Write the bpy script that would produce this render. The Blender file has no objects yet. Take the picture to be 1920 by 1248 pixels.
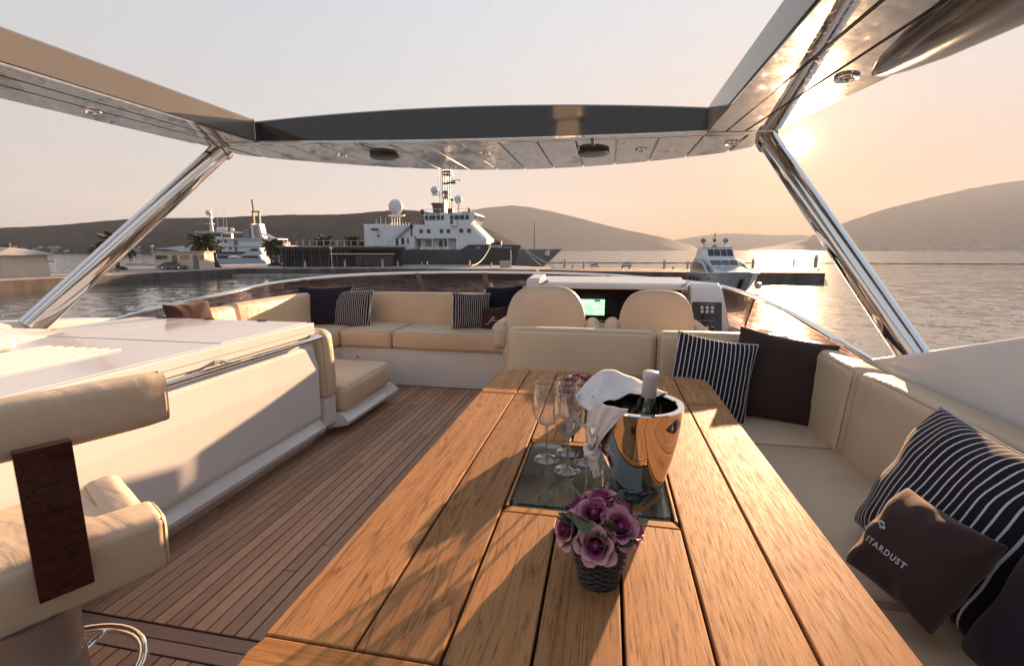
import bpy, bmesh, random
import math as _m
from math import sin, cos, pi, radians, sqrt, atan2, tan
from mathutils import Vector, Matrix, Euler, noise as mnoise

random.seed(7)
SC = bpy.context.scene
COL = SC.collection

# ------------------------------------------------------------------ camera
PITCH = _m.atan(156 / 900.0)
YAW = radians(11.027)                       # camera looks this far to port of the boat's axis (+Y)
EYE = Vector((0.0, 0.0, 1.34))
cam = bpy.data.cameras.new("camera")
cam.sensor_fit = 'HORIZONTAL'; cam.sensor_width = 36.0
cam.lens = 36.0 * 900 / 1920
cam.clip_start = 0.03; cam.clip_end = 30000
camo = bpy.data.objects.new("camera", cam)
camo.location = EYE
camo.rotation_euler = Euler((pi / 2 - PITCH, 0, YAW), 'XYZ')
COL.objects.link(camo)
SC.camera = camo

# ------------------------------------------------------------------ sun, sky, exposure
SUN_AZ, SUN_EL = radians(18.5), radians(10.3)     # azimuth from +Y towards +X
SUN_DIR = Vector((sin(SUN_AZ) * cos(SUN_EL), cos(SUN_AZ) * cos(SUN_EL), sin(SUN_EL)))
sl = bpy.data.lights.new("sun", 'SUN')
sl.energy = 5.0; sl.angle = radians(0.55); sl.color = (1.0, 0.63, 0.36)
so = bpy.data.objects.new("sun", sl); COL.objects.link(so)
so.rotation_euler = SUN_DIR.to_track_quat('Z', 'Y').to_euler()

W = bpy.data.worlds.new("World"); SC.world = W; W.use_nodes = True
nt = W.node_tree; N = nt.nodes; L = nt.links
for n in list(N): N.remove(n)
out = N.new('ShaderNodeOutputWorld'); bg = N.new('ShaderNodeBackground'); bg.inputs[1].default_value = 0.1
L.new(bg.outputs[0], out.inputs[0])
sky = N.new('ShaderNodeTexSky'); sky.sky_type = 'NISHITA'; sky.sun_disc = False
sky.sun_elevation = SUN_EL; sky.sun_rotation = SUN_AZ
sky.air_density = 1.0; sky.dust_density = 3.0; sky.ozone_density = 1.0
tc = N.new('ShaderNodeTexCoord')
nrm = N.new('ShaderNodeVectorMath'); nrm.operation = 'NORMALIZE'; L.new(tc.outputs['Generated'], nrm.inputs[0])
sep = N.new('ShaderNodeSeparateXYZ'); L.new(nrm.outputs[0], sep.inputs[0])
ramp = N.new('ShaderNodeValToRGB'); L.new(sep.outputs[2], ramp.inputs[0])
cr = ramp.color_ramp
# evening haze: peach at the horizon, pale grey blue overhead (values are radiance x 10 / 4)
stops = [(0.0, (.58, .515, .485)), (.08, (.57, .54, .52)), (.22, (.555, .56, .57)), (.42, (.50, .55, .62)), (1.0, (.39, .49, .65))]
cr.elements[0].position, cr.elements[0].color = stops[0][0], (*stops[0][1], 1)
cr.elements[1].position, cr.elements[1].color = stops[-1][0], (*stops[-1][1], 1)
for p_, c_ in stops[1:-1]:
    e = cr.elements.new(p_); e.color = (*c_, 1)
def vmul(a, s):
    m = N.new('ShaderNodeVectorMath'); m.operation = 'SCALE'; L.new(a, m.inputs[0])
    if isinstance(s, (int, float)): m.inputs['Scale'].default_value = s
    else: L.new(s, m.inputs['Scale'])
    return m.outputs[0]
def vadd(a, b):
    m = N.new('ShaderNodeVectorMath'); m.operation = 'ADD'; L.new(a, m.inputs[0]); L.new(b, m.inputs[1]); return m.outputs[0]
dot = N.new('ShaderNodeVectorMath'); dot.operation = 'DOT_PRODUCT'; L.new(nrm.outputs[0], dot.inputs[0]); dot.inputs[1].default_value = SUN_DIR
def glow(power, col, gain):
    mx = N.new('ShaderNodeMath'); mx.operation = 'MAXIMUM'; L.new(dot.outputs['Value'], mx.inputs[0]); mx.inputs[1].default_value = 0
    pw = N.new('ShaderNodeMath'); pw.operation = 'POWER'; L.new(mx.outputs[0], pw.inputs[0]); pw.inputs[1].default_value = power
    c = N.new('ShaderNodeRGB'); c.outputs[0].default_value = (*[v * gain for v in col], 1)
    return vmul(c.outputs[0], pw.outputs[0])
SKYGAIN = 2.72
def math(op, a, b_=None, clamp=False):
    n = N.new('ShaderNodeMath'); n.operation = op; n.use_clamp = clamp
    for i, q in enumerate((a, b_)):
        if q is None: continue
        if isinstance(q, (int, float)): n.inputs[i].default_value = q
        else: L.new(q, n.inputs[i])
    return n.outputs[0]
# the western sky turns orange towards the sun, most of all low down
near = math('POWER', math('MAXIMUM', dot.outputs['Value'], 0.0), 9.0)
lowd = math('POWER', math('SUBTRACT', 1.0, math('ABSOLUTE', sep.outputs[2])), 5.0)
wst = math('MULTIPLY', math('MULTIPLY', near, lowd), 1.35, True)
mixw = N.new('ShaderNodeMix'); mixw.data_type = 'RGBA'; L.new(wst, mixw.inputs[0]); L.new(ramp.outputs[0], mixw.inputs[6]); mixw.inputs[7].default_value = (.55, .205, .01, 1)
acc = vadd(vmul(mixw.outputs[2], SKYGAIN), vmul(sky.outputs[0], 0.003))
acc = vadd(acc, glow(3, (1.0, .96, .90), 0.48))
acc = vadd(acc, glow(220, (1.0, .56, .20), 0.75))
acc = vadd(acc, glow(2500, (1.0, .74, .44), 2.2))
acc = vadd(acc, glow(22000, (1.0, .86, .62), 220.0))
L.new(acc, bg.inputs[0])

SC.view_settings.view_transform = 'Standard'
try: SC.view_settings.look = 'None'
except Exception: pass
SC.view_settings.exposure = 2.07
SC.view_settings.gamma = 1.0
SC.view_settings.use_curve_mapping = False
SC.render.engine = 'CYCLES'
cy = SC.cycles
cy.use_denoising = True
cy.max_bounces = 8; cy.diffuse_bounces = 5; cy.glossy_bounces = 4; cy.transmission_bounces = 6
cy.transparent_max_bounces = 12; cy.volume_bounces = 0
cy.sample_clamp_indirect = 6.0; cy.sample_clamp_direct = 0.0
cy.caustics_reflective = False; cy.caustics_refractive = False
cy.blur_glossy = 0.5

# ------------------------------------------------------------------ material helpers
def mat(name, col, rough=.5, metal=0.0, spec=.5, coat=0.0, **kw):
    m = bpy.data.materials.new(name); m.use_nodes = True
    b = m.node_tree.nodes['Principled BSDF']
    b.inputs['Base Color'].default_value = (*col, 1)
    b.inputs['Roughness'].default_value = rough
    b.inputs['Metallic'].default_value = metal
    b.inputs['Specular IOR Level'].default_value = spec
    b.inputs['Coat Weight'].default_value = coat
    for k, v in kw.items(): b.inputs[k.replace('_', ' ')].default_value = v
    return m
def nd(m, t, **kw):
    n = m.node_tree.nodes.new(t)
    for k, v in kw.items(): setattr(n, k, v)
    return n
def lk(m, a, b): m.node_tree.links.new(a, b)
def bsdf(m): return m.node_tree.nodes['Principled BSDF']
def coords(m, kind='pos', scale=(1, 1, 1), rand=0.0):
    """world position (or object coordinate), scaled, shifted per object when rand > 0"""
    if kind == 'pos': v = nd(m, 'ShaderNodeNewGeometry').outputs['Position']
    else: v = nd(m, 'ShaderNodeTexCoord').outputs['Object']
    mp = nd(m, 'ShaderNodeMapping'); lk(m, v, mp.inputs[0]); mp.inputs['Scale'].default_value = scale
    if rand:
        oi = nd(m, 'ShaderNodeObjectInfo'); ml = nd(m, 'ShaderNodeMath', operation='MULTIPLY')
        lk(m, oi.outputs['Random'], ml.inputs[0]); ml.inputs[1].default_value = rand
        lk(m, ml.outputs[0], mp.inputs['Location'])
    return mp.outputs[0]
def noise(m, vec, scale, detail=4, rough=.55, dist=0.0):
    n = nd(m, 'ShaderNodeTexNoise'); n.inputs['Scale'].default_value = scale; n.inputs['Detail'].default_value = detail
    n.inputs['Roughness'].default_value = rough; n.inputs['Distortion'].default_value = dist
    if vec is not None: lk(m, vec, n.inputs['Vector'])
    return n.outputs['Fac']
def cramp(m, fac, stops):
    r = nd(m, 'ShaderNodeValToRGB'); lk(m, fac, r.inputs[0]); c = r.color_ramp
    c.elements[0].position, c.elements[0].color = stops[0][0], (*stops[0][1], 1)
    c.elements[1].position, c.elements[1].color = stops[-1][0], (*stops[-1][1], 1)
    for p, q in stops[1:-1]:
        e = c.elements.new(p); e.color = (*q, 1)
    return r.outputs[0]
def bump(m, h, strength=.2, dist=.01):
    b = nd(m, 'ShaderNodeBump'); b.inputs['Strength'].default_value = strength; b.inputs['Distance'].default_value = dist
    lk(m, h, b.inputs['Height']); lk(m, b.outputs[0], bsdf(m).inputs['Normal']); return b
def mixc(m, fac, a, b, mode='MIX'):
    x = nd(m, 'ShaderNodeMix', data_type='RGBA', blend_type=mode)
    for i, v in ((0, fac), (6, a), (7, b)):
        if isinstance(v, (int, float)): x.inputs[i].default_value = v
        elif isinstance(v, tuple): x.inputs[i].default_value = (*v, 1)
        else: lk(m, v, x.inputs[i])
    return x.outputs[2]
def maprange(m, v, a, b, c, d):
    r = nd(m, 'ShaderNodeMapRange'); lk(m, v, r.inputs[0])
    for i, q in enumerate((a, b, c, d)): r.inputs[i + 1].default_value = q
    return r.outputs[0]

def wood(name, light, mid, dark, rough, grain=1.0, along='Y', coat=0.0, rnd=9.0, tone=.0, fig=.55, spc=.3, pore=.5):
    figw = fig
    m = mat(name, mid, rough, coat=coat, spec=spc)
    sc = {'Y': (14, 1.0, 14), 'X': (1.0, 14, 14), 'Z': (14, 14, 1.0)}[along]
    v = coords(m, 'pos', sc, rnd)
    big = noise(m, v, .55 * grain, 3, .5, 1.6)
    wv = nd(m, 'ShaderNodeMath', operation='FRACT'); ml = nd(m, 'ShaderNodeMath', operation='MULTIPLY')
    lk(m, big, ml.inputs[0]); ml.inputs[1].default_value = 7; lk(m, ml.outputs[0], wv.inputs[0])
    fig = cramp(m, wv.outputs[0], [(0, (0, 0, 0)), (.80, (.08, .08, .08)), (.94, (1, 1, 1)), (1, (.0, .0, .0))])
    sc2 = {'Y': (240, 16, 240), 'X': (16, 240, 240), 'Z': (240, 240, 16)}[along]
    pores = noise(m, coords(m, 'pos', sc2, rnd), 1.0, 3, .6)
    pc = cramp(m, pores, [(.30, (0, 0, 0)), (.47, (1, 1, 1))])
    sc3 = {'Y': (46, 1.2, 46), 'X': (1.2, 46, 46), 'Z': (46, 46, 1.2)}[along]
    c = mixc(m, maprange(m, noise(m, coords(m, 'pos', sc3, rnd), 1.0, 4, .6), .32, .68, 0, 1), mid, light)
    sp = nd(m, 'ShaderNodeSeparateColor'); lk(m, fig, sp.inputs[0])
    f2 = nd(m, 'ShaderNodeMath', operation='MULTIPLY'); lk(m, sp.outputs[0], f2.inputs[0]); f2.inputs[1].default_value = figw
    c = mixc(m, f2.outputs[0], c, dark)
    inv = nd(m, 'ShaderNodeMath', operation='MULTIPLY_ADD'); sp2 = nd(m, 'ShaderNodeSeparateColor'); lk(m, pc, sp2.inputs[0])
    lk(m, sp2.outputs[0], inv.inputs[0]); inv.inputs[1].default_value = -pore; inv.inputs[2].default_value = pore
    c = mixc(m, inv.outputs[0], c, dark)
    # weathered patches, and a tone that differs from board to board
    c = mixc(m, maprange(m, noise(m, coords(m, 'pos', (3.2, 1.6, 3.2), rnd), 1.0, 5, .62), .50, .74, 0, .42), c, tuple(q * .62 for q in mid))
    oi = nd(m, 'ShaderNodeObjectInfo')
    hs = nd(m, 'ShaderNodeHueSaturation'); lk(m, c, hs.inputs['Color'])
    lk(m, maprange(m, oi.outputs['Random'], 0, 1, .86 - tone, 1.12 + tone), hs.inputs['Value'])
    lk(m, hs.outputs[0], bsdf(m).inputs['Base Color'])
    lk(m, maprange(m, pores, .3, .7, rough + .12, rough - .05), bsdf(m).inputs['Roughness'])
    bump(m, pores, .35, .0012)
    return m

M = {}
def smudged(name, col, rough, lo, hi, sc=3.0, bmp=0.0, **kw):
    """a plain finish whose gloss varies softly, as wiped and weathered surfaces do"""
    m = mat(name, col, rough, **kw)
    v = coords(m, 'pos')
    lk(m, maprange(m, noise(m, v, sc, 5, .6), .3, .7, lo, hi), bsdf(m).inputs['Roughness'])
    c2 = tuple(x * .93 for x in col)
    lk(m, mixc(m, maprange(m, noise(m, v, sc * .6, 4), .35, .65, 0, 1), col, c2), bsdf(m).inputs['Base Color'])
    if bmp: bump(m, noise(m, v, 2.2, 2), bmp, .01)
    return m
M['gelcoat'] = smudged('white_gelcoat', (.74, .715, .70), .16, .10, .24, coat=.3)
M['gelcoat_lip'] = smudged('white_gelcoat_trim', (.78, .76, .745), .2, .14, .28)
M['groove'] = mat('dark_joint', (.035, .03, .03), .7)
M['shadowgap'] = mat('grey_joint', (.30, .27, .26), .6)

def leather(name, col):
    m = mat(name, col, .42, spec=.4)
    v = coords(m, 'pos')
    f = noise(m, v, 420, 2, .6); w = noise(m, coords(m, 'pos', (1, 1, 1), 5.0), 5.5, 3, .5, .6)
    ad = nd(m, 'ShaderNodeMath', operation='MULTIPLY_ADD'); lk(m, f, ad.inputs[0]); ad.inputs[1].default_value = .05; lk(m, w, ad.inputs[2])
    cr_ = noise(m, coords(m, 'pos', (3.0, 10.0, 5.0), 3.0), 1.0, 3, .5, 1.4)
    a3 = nd(m, 'ShaderNodeMath', operation='MULTIPLY_ADD'); lk(m, cr_, a3.inputs[0]); a3.inputs[1].default_value = .8; lk(m, ad.outputs[0], a3.inputs[2])
    bump(m, a3.outputs[0], .42, .014)
    lk(m, mixc(m, maprange(m, noise(m, v, 2.5, 4), .3, .7, 0, 1), col, tuple(c * .86 for c in col)), bsdf(m).inputs['Base Color'])
    lk(m, maprange(m, noise(m, v, 9, 4), .3, .7, .36, .52), bsdf(m).inputs['Roughness'])
    return m
M['leather'] = leather('cream_leather', (.70, .53, .365))
M['seam'] = mat('leather_seam', (.44, .325, .22), .6)

def fabric(name, col, sheen=.25):
    m = mat(name, col, .9, spec=.15)
    b = bsdf(m); b.inputs['Sheen Weight'].default_value = sheen; b.inputs['Sheen Roughness'].default_value = .45
    b.inputs['Sheen Tint'].default_value = (.9, .7, .6, 1)
    v = coords(m, 'obj')
    f = noise(m, v, 700, 2); w = noise(m, v, 9, 3, .5, .8)
    ad = nd(m, 'ShaderNodeMath', operation='MULTIPLY_ADD'); lk(m, f, ad.inputs[0]); ad.inputs[1].default_value = .12; lk(m, w, ad.inputs[2])
    bump(m, ad.outputs[0], .5, .012)
    return m
M['navy'] = fabric('navy_fabric', (.022, .018, .032))
M['plum'] = fabric('dark_plum_fabric', (.052, .030, .029), .35)
M['piping'] = fabric('white_piping', (.62, .60, .60), .1)
def stripes(name, pitch, duty, axis=0):
    m = fabric(name, (.02, .018, .03), .2)
    v = nd(m, 'ShaderNodeTexCoord').outputs['Object']
    s = nd(m, 'ShaderNodeSeparateXYZ'); lk(m, v, s.inputs[0])
    d = nd(m, 'ShaderNodeMath', operation='DIVIDE'); lk(m, s.outputs[axis], d.inputs[0]); d.inputs[1].default_value = pitch
    fr = nd(m, 'ShaderNodeMath', operation='FRACT'); lk(m, d.outputs[0], fr.inputs[0])
    lt = nd(m, 'ShaderNodeMath', operation='LESS_THAN'); lk(m, fr.outputs[0], lt.inputs[0]); lt.inputs[1].default_value = duty
    lk(m, mixc(m, lt.outputs[0], (.018, .016, .028), (.66, .63, .63)), bsdf(m).inputs['Base Color'])
    return m
M['stripe_x'] = stripes('navy_white_stripe', .0215, .20, 0)

M['chrome'] = mat('polished_steel', (.80, .78, .76), .04, 1.0)
M['satin'] = smudged('satin_steel', (.50, .48, .47), .3, .22, .36, metal=1.0)
M['steel'] = smudged('brushed_steel', (.62, .60, .58), .12, .06, .2, metal=1.0)
M['bronze'] = mat('bronze_strut', (.13, .10, .085), .28, .3)
M['black'] = mat('black_plastic', (.012, .011, .012), .35)
M['blackgloss'] = mat('black_gloss', (.006, .006, .007), .08)
M['teak'] = wood('oiled_teak', (.47, .228, .092), (.35, .16, .060), (.12, .048, .018), .60, grain=1.0, fig=.62, spc=.16, tone=.13, pore=.72)
M['teak_x'] = wood('oiled_teak_cross', (.46, .215, .075), (.37, .16, .052), (.15, .06, .02), .62, along='X', fig=.3, spc=.14)
M['decking'] = wood('weathered_deck_teak', (.50, .305, .20), (.43, .25, .162), (.21, .12, .08), .6, grain=1.2, tone=.06, fig=.25)
M['decking_x'] = wood('weathered_deck_teak_margin', (.40, .255, .195), (.345, .21, .16), (.20, .115, .085), .6, along='X', tone=.06, fig=.25)
M['rosewood'] = wood('lacquered_rosewood', (.075, .015, .009), (.042, .009, .006), (.003, .001, .001), .12, grain=2.6, along='Y', coat=.4, fig=.9)
M['caulk'] = mat('black_caulking', (.012, .010, .010), .8)
m = mat('dark_lacquer', (.012, .011, .015), .05, coat=.5); M['lacquer'] = m
bump(m, noise(m, coords(m, 'pos'), 1.3, 2), .06, .01)
# hardtop soffit: mirror-like lacquered panels with dried water spots
m = mat('lacquered_soffit', (.55, .51, .48), .05, .8)
v = coords(m, 'pos')
sp_ = noise(m, v, 55, 5, .75)
lk(m, maprange(m, sp_, .54, .74, .028, .30), bsdf(m).inputs['Roughness'])
lk(m, mixc(m, maprange(m, noise(m, v, 38, 5, .8), .45, .72, 0, 1), (.60, .56, .53), (.36, .33, .31)), bsdf(m).inputs['Base Color'])
M['soffit'] = m
M['beam'] = smudged('warm_grey_lacquer', (.165, .148, .132), .12, .08, .18, coat=.3)

def thinglass(name, tint, gloss=.06, rough=.02, grow=.75, fall=3.2):
    """thin pane: tinted see-through plus mirror reflection that grows towards grazing view"""
    m = bpy.data.materials.new(name); m.use_nodes = True
    n = m.node_tree.nodes
    for q in list(n): n.remove(q)
    o = n.new('ShaderNodeOutputMaterial'); t = n.new('ShaderNodeBsdfTransparent'); t.inputs[0].default_value = (*tint, 1)
    g = n.new('ShaderNodeBsdfGlossy'); g.inputs['Roughness'].default_value = rough
    lw = n.new('ShaderNodeLayerWeight'); lw.inputs[0].default_value = .5
    pw = n.new('ShaderNodeMath'); pw.operation = 'POWER'; lk(m, lw.outputs['Facing'], pw.inputs[0]); pw.inputs[1].default_value = fall
    ma = n.new('ShaderNodeMath'); ma.operation = 'MULTIPLY_ADD'; lk(m, pw.outputs[0], ma.inputs[0]); ma.inputs[1].default_value = grow; ma.inputs[2].default_value = gloss
    mx = n.new('ShaderNodeMixShader'); lk(m, ma.outputs[0], mx.inputs[0]); lk(m, t.outputs[0], mx.inputs[1]); lk(m, g.outputs[0], mx.inputs[2])
    lk(m, mx.outputs[0], o.inputs[0])
    return m
M['tint'] = thinglass('smoked_glass', (.66, .58, .56), .02, .02, .30, 5.0)
M['crystal_stem'] = thinglass('crystal_stem', (.86, .86, .86), .22, .01, .75, 1.3)
M['crystal'] = thinglass('clear_crystal', (.965, .965, .965), .06, .01, .85, 2.2)
m = mat('cast_glass', (.055, .062, .045), .07, spec=.8, coat=.5); M['castglass'] = m
v = coords(m, 'pos')
lk(m, mixc(m, maprange(m, noise(m, v, 260, 5, .8), .40, .75, 0, 1), (.018, .024, .018), (.060, .068, .050)), bsdf(m).inputs['Base Color'])
bump(m, noise(m, v, 70, 3, .6), .03, .003)
M['glassedge'] = mat('green_glass_edge', (.35, .55, .45), .1, Transmission_Weight=.4)

def painted(name, col, rough=.5, sc=2.0, amt=.82, **kw):
    m = mat(name, col, rough, **kw)
    v = coords(m, 'pos')
    lk(m, mixc(m, maprange(m, noise(m, v, sc, 6, .65), .35, .68, 0, 1), col, tuple(c * amt for c in col)), bsdf(m).inputs['Base Color'])
    return m

# ------------------------------------------------------------------ mesh helpers
def link(name, me, m=None, parent=None, smooth=True, angle=35):
    if m is not None and len(me.materials) == 0: me.materials.append(M[m] if isinstance(m, str) else m)
    if smooth:
        me.polygons.foreach_set('use_smooth', [True] * len(me.polygons))
        if angle: me.set_sharp_from_angle(angle=radians(angle))
    o = bpy.data.objects.new(name, me); COL.objects.link(o)
    if parent is not None: o.parent = parent
    return o
def from_bm(name, bm, m=None, parent=None, smooth=True, angle=35):
    bmesh.ops.recalc_face_normals(bm, faces=bm.faces[:])
    me = bpy.data.meshes.new(name); bm.to_mesh(me); bm.free()
    return link(name, me, m, parent, smooth, angle)
def pydata(name, vs, fs, m=None, parent=None, smooth=True, angle=35, fix=True):
    bm = bmesh.new(); bv = [bm.verts.new(v) for v in vs]
    for f in fs:
        try: bm.faces.new([bv[i] for i in f])
        except ValueError: pass
    if not fix:
        me = bpy.data.meshes.new(name); bm.to_mesh(me); bm.free(); return link(name, me, m, parent, smooth, angle)
    return from_bm(name, bm, m, parent, smooth, angle)
def empty(name, loc=(0, 0, 0), rz=0.0):
    o = bpy.data.objects.new(name, None); COL.objects.link(o); o.location = loc; o.rotation_euler = (0, 0, rz); o.empty_display_size = .2
    return o
def tag(o, label=None, cat=None, group=None, kind=None):
    if label: o['label'] = label
    if cat: o['category'] = cat
    if group: o['group'] = group
    if kind: o['kind'] = kind
    return o
def thing(name, label, cat, loc=(0, 0, 0), rz=0.0, group=None):
    return tag(empty(name, loc, rz), label, cat, group)
def copy_tree(o, parent=None):
    c = o.copy(); COL.objects.link(c); c.parent = parent
    for ch in list(o.children): copy_tree(ch, c)
    return c

def bbox(bm, x0, x1, y0, y1, z0, z1, bev=0.0, seg=2):
    vs = [bm.verts.new((x, y, z)) for z in (z0, z1) for y in (y0, y1) for x in (x0, x1)]
    fs = [bm.faces.new([vs[i] for i in f]) for f in ((0, 2, 3, 1), (4, 5, 7, 6), (0, 1, 5, 4), (1, 3, 7, 5), (3, 2, 6, 7), (2, 0, 4, 6))]
    if bev:
        es = list({e for f in fs for e in f.edges})
        bmesh.ops.bevel(bm, geom=es, offset=bev, segments=seg, affect='EDGES', profile=.5)
def weighted(o):
    w_ = o.modifiers.new('even_shading', 'WEIGHTED_NORMAL'); w_.weight = 100; w_.keep_sharp = True; return o
def box(name, x0, x1, y0, y1, z0, z1, m, parent=None, bev=.004, seg=2):
    bm = bmesh.new(); bbox(bm, x0, x1, y0, y1, z0, z1, bev, seg)
    o = from_bm(name, bm, m, parent, bev >= .012)
    return weighted(o) if bev >= .012 else o
def prism(name, poly, axis, a, b, m, parent=None, bev=0.0, seg=2, angle=35):
    """a 2D polygon drawn in the plane across `axis`, extruded from a to b"""
    bm = bmesh.new()
    def P(p, t): return {'x': (t, p[0], p[1]), 'y': (p[0], t, p[1]), 'z': (p[0], p[1], t)}[axis]
    A = [bm.verts.new(P(p, a)) for p in poly]; B = [bm.verts.new(P(p, b)) for p in poly]; n = len(poly)
    bm.faces.new(A); bm.faces.new(B[::-1])
    for i in range(n): bm.faces.new((A[i], A[(i + 1) % n], B[(i + 1) % n], B[i]))
    if bev: bmesh.ops.bevel(bm, geom=bm.edges[:], offset=bev, segments=seg, affect='EDGES', profile=.5)
    o = from_bm(name, bm, m, parent, bool(bev), angle)
    return weighted(o) if bev else o
def lathe_bm(bm, prof, seg=32, cx=0, cy=0):
    rings = []
    for r, z in prof:
        if r < 1e-5: rings.append([bm.verts.new((cx, cy, z))])
        else: rings.append([bm.verts.new((cx + r * cos(2 * pi * i / seg), cy + r * sin(2 * pi * i / seg), z)) for i in range(seg)])
    for a, b in zip(rings, rings[1:]):
        for i in range(seg):
            j = (i + 1) % seg
            if len(a) == 1 and len(b) == 1: continue
            if len(a) == 1: bm.faces.new((a[0], b[i], b[j]))
            elif len(b) == 1: bm.faces.new((a[i], a[j], b[0]))
            else: bm.faces.new((a[i], a[j], b[j], b[i]))
def lathe(name, prof, m, parent=None, seg=32, loc=(0, 0, 0), angle=40):
    bm = bmesh.new(); lathe_bm(bm, prof, seg); o = from_bm(name, bm, m, parent, True, angle); o.location = loc; return o
def spline(pts, n=8, closed=False):
    """Catmull-Rom through the points"""
    P = [Vector(p) for p in pts]; out = []; k = len(P)
    rng = range(k if closed else k - 1)
    for i in rng:
        p1, p2 = P[i], P[(i + 1) % k]
        p0 = P[i - 1] if (closed or i > 0) else p1 * 2 - p2
        p3 = P[(i + 2) % k] if (closed or i + 2 < k) else p2 * 2 - p1
        for s in range(n):
            t = s / n
            out.append(.5 * ((2 * p1) + (p2 - p0) * t + (2 * p0 - 5 * p1 + 4 * p2 - p3) * t * t + (3 * p1 - p0 - 3 * p2 + p3) * t ** 3))
    if not closed: out.append(P[-1])
    return out
def tube_bm(bm, pts, r, seg=8, closed=False, up=(0, 0, 1), ry=None, caps=True):
    P = [Vector(p) for p in pts]; n = len(P); rings = []
    rr = r if isinstance(r, (list, tuple)) else [r] * n
    for i in range(n):
        a = P[i - 1] if (i > 0 or closed) else P[0]; b = P[(i + 1) % n] if (i < n - 1 or closed) else P[-1]
        t = (b - a).normalized(); u = Vector(up)
        s = t.cross(u)
        if s.length < 1e-4: s = t.cross(Vector((1, 0, 0)))
        s.normalize(); w = s.cross(t).normalized()
        q = rr[i]; q2 = (ry if ry else q) if not isinstance(r, (list, tuple)) else q
        rings.append([bm.verts.new(P[i] + s * q * cos(2 * pi * k / seg) + w * q2 * sin(2 * pi * k / seg)) for k in range(seg)])
    m_ = n if closed else n - 1
    for i in range(m_):
        A, B = rings[i], rings[(i + 1) % n]
        for k in range(seg): bm.faces.new((A[k], A[(k + 1) % seg], B[(k + 1) % seg], B[k]))
    if caps and not closed:
        bm.faces.new(rings[0][::-1]); bm.faces.new(rings[-1])
def tube(name, pts, r, m, parent=None, seg=10, closed=False, up=(0, 0, 1), ry=None):
    bm = bmesh.new(); tube_bm(bm, pts, r, seg, closed, up, ry); return from_bm(name, bm, m, parent)
def loft_bm(bm, secs, caps=True, closed_ring=True):
    R = [[bm.verts.new(p) for p in s] for s in secs]; k = len(secs[0])
    for A, B in zip(R, R[1:]):
        for i in range(k if closed_ring else k - 1):
            j = (i + 1) % k
            try: bm.faces.new((A[i], A[j], B[j], B[i]))
            except ValueError: pass
    if caps and closed_ring:
        for s in (R[0][::-1], R[-1]):
            try: bm.faces.new(s)
            except ValueError: pass
def loft(name, secs, m, parent=None, caps=True, closed_ring=True, angle=35):
    bm = bmesh.new(); loft_bm(bm, secs, caps, closed_ring)
    bmesh.ops.remove_doubles(bm, verts=bm.verts[:], dist=1e-5)
    return from_bm(name, bm, m, parent, True, angle)

def rbox_mesh(hx, hy, hz, r, bulge=0.0, seg=3, mid=6, wob=0.0, seed=0, shear=None):
    """soft cushion: box with rounded edges and slightly domed faces, centred on the origin"""
    def grid(h):
        g = [-h + r * (1 - cos(pi / 2 * i / seg)) if False else -h + r * i / seg for i in range(seg)]
        g += [-(h - r) + 2 * (h - r) * i / mid for i in range(mid + 1)]
        g += [h - r + r * (i + 1) / seg for i in range(seg)]
        return g
    H_ = (hx, hy, hz); G = [grid(h) for h in H_]
    bm = bmesh.new()
    for ax in range(3):
        a, b = (ax + 1) % 3, (ax + 2) % 3
        for sgn in (-1, 1):
            idx = {}
            for i, p in enumerate(G[a]):
                for j, q in enumerate(G[b]):
                    c = [0, 0, 0]; c[ax] = sgn * H_[ax]; c[a] = p; c[b] = q
                    c = Vector(c)
                    inn = Vector([max(-(H_[k] - r), min(H_[k] - r, c[k])) for k in range(3)])
                    d = c - inn
                    if d.length > 1e-9: d = d.normalized() * r
                    v = inn + d
                    bu = bulge * (1 - (p / H_[a]) ** 2) * (1 - (q / H_[b]) ** 2)
                    v[ax] += sgn * bu
                    idx[i, j] = bm.verts.new(v)
            for i in range(len(G[a]) - 1):
                for j in range(len(G[b]) - 1):
                    f = (idx[i, j], idx[i + 1, j], idx[i + 1, j + 1], idx[i, j + 1])
                    bm.faces.new(f if sgn > 0 else f[::-1])
    bmesh.ops.remove_doubles(bm, verts=bm.verts[:], dist=1e-5)
    if wob:
        for v in bm.verts:
            n_ = mnoise.noise_vector(Vector(v.co) * 5 + Vector((seed, 0, 0)))
            v.co += n_ * wob
    me = bpy.data.meshes.new('cushion')
    bmesh.ops.recalc_face_normals(bm, faces=bm.faces[:])
    bm.to_mesh(me); bm.free(); return me
def piping_loop(hx, hy, hz, r, axis, sgn):
    """seam that follows the rounded edge of one face"""
    H_ = (hx, hy, hz); a, b = (axis + 1) % 3, (axis + 2) % 3; P = []
    e, c = .293 * r, .423 * r
    for sa, sb, order in ((1, 1, 0), (-1, 1, 1), (-1, -1, 0), (1, -1, 1)):
        def pt(da, db, dz):
            p = [0, 0, 0]; p[a] = sa * (H_[a] - da); p[b] = sb * (H_[b] - db); p[axis] = sgn * (H_[axis] - dz); return tuple(p)
        trio = [pt(e, r * 1.02, e), pt(c, c, c), pt(r * 1.02, e, e)]
        P += trio if order == 0 else trio[::-1]
    return P
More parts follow.
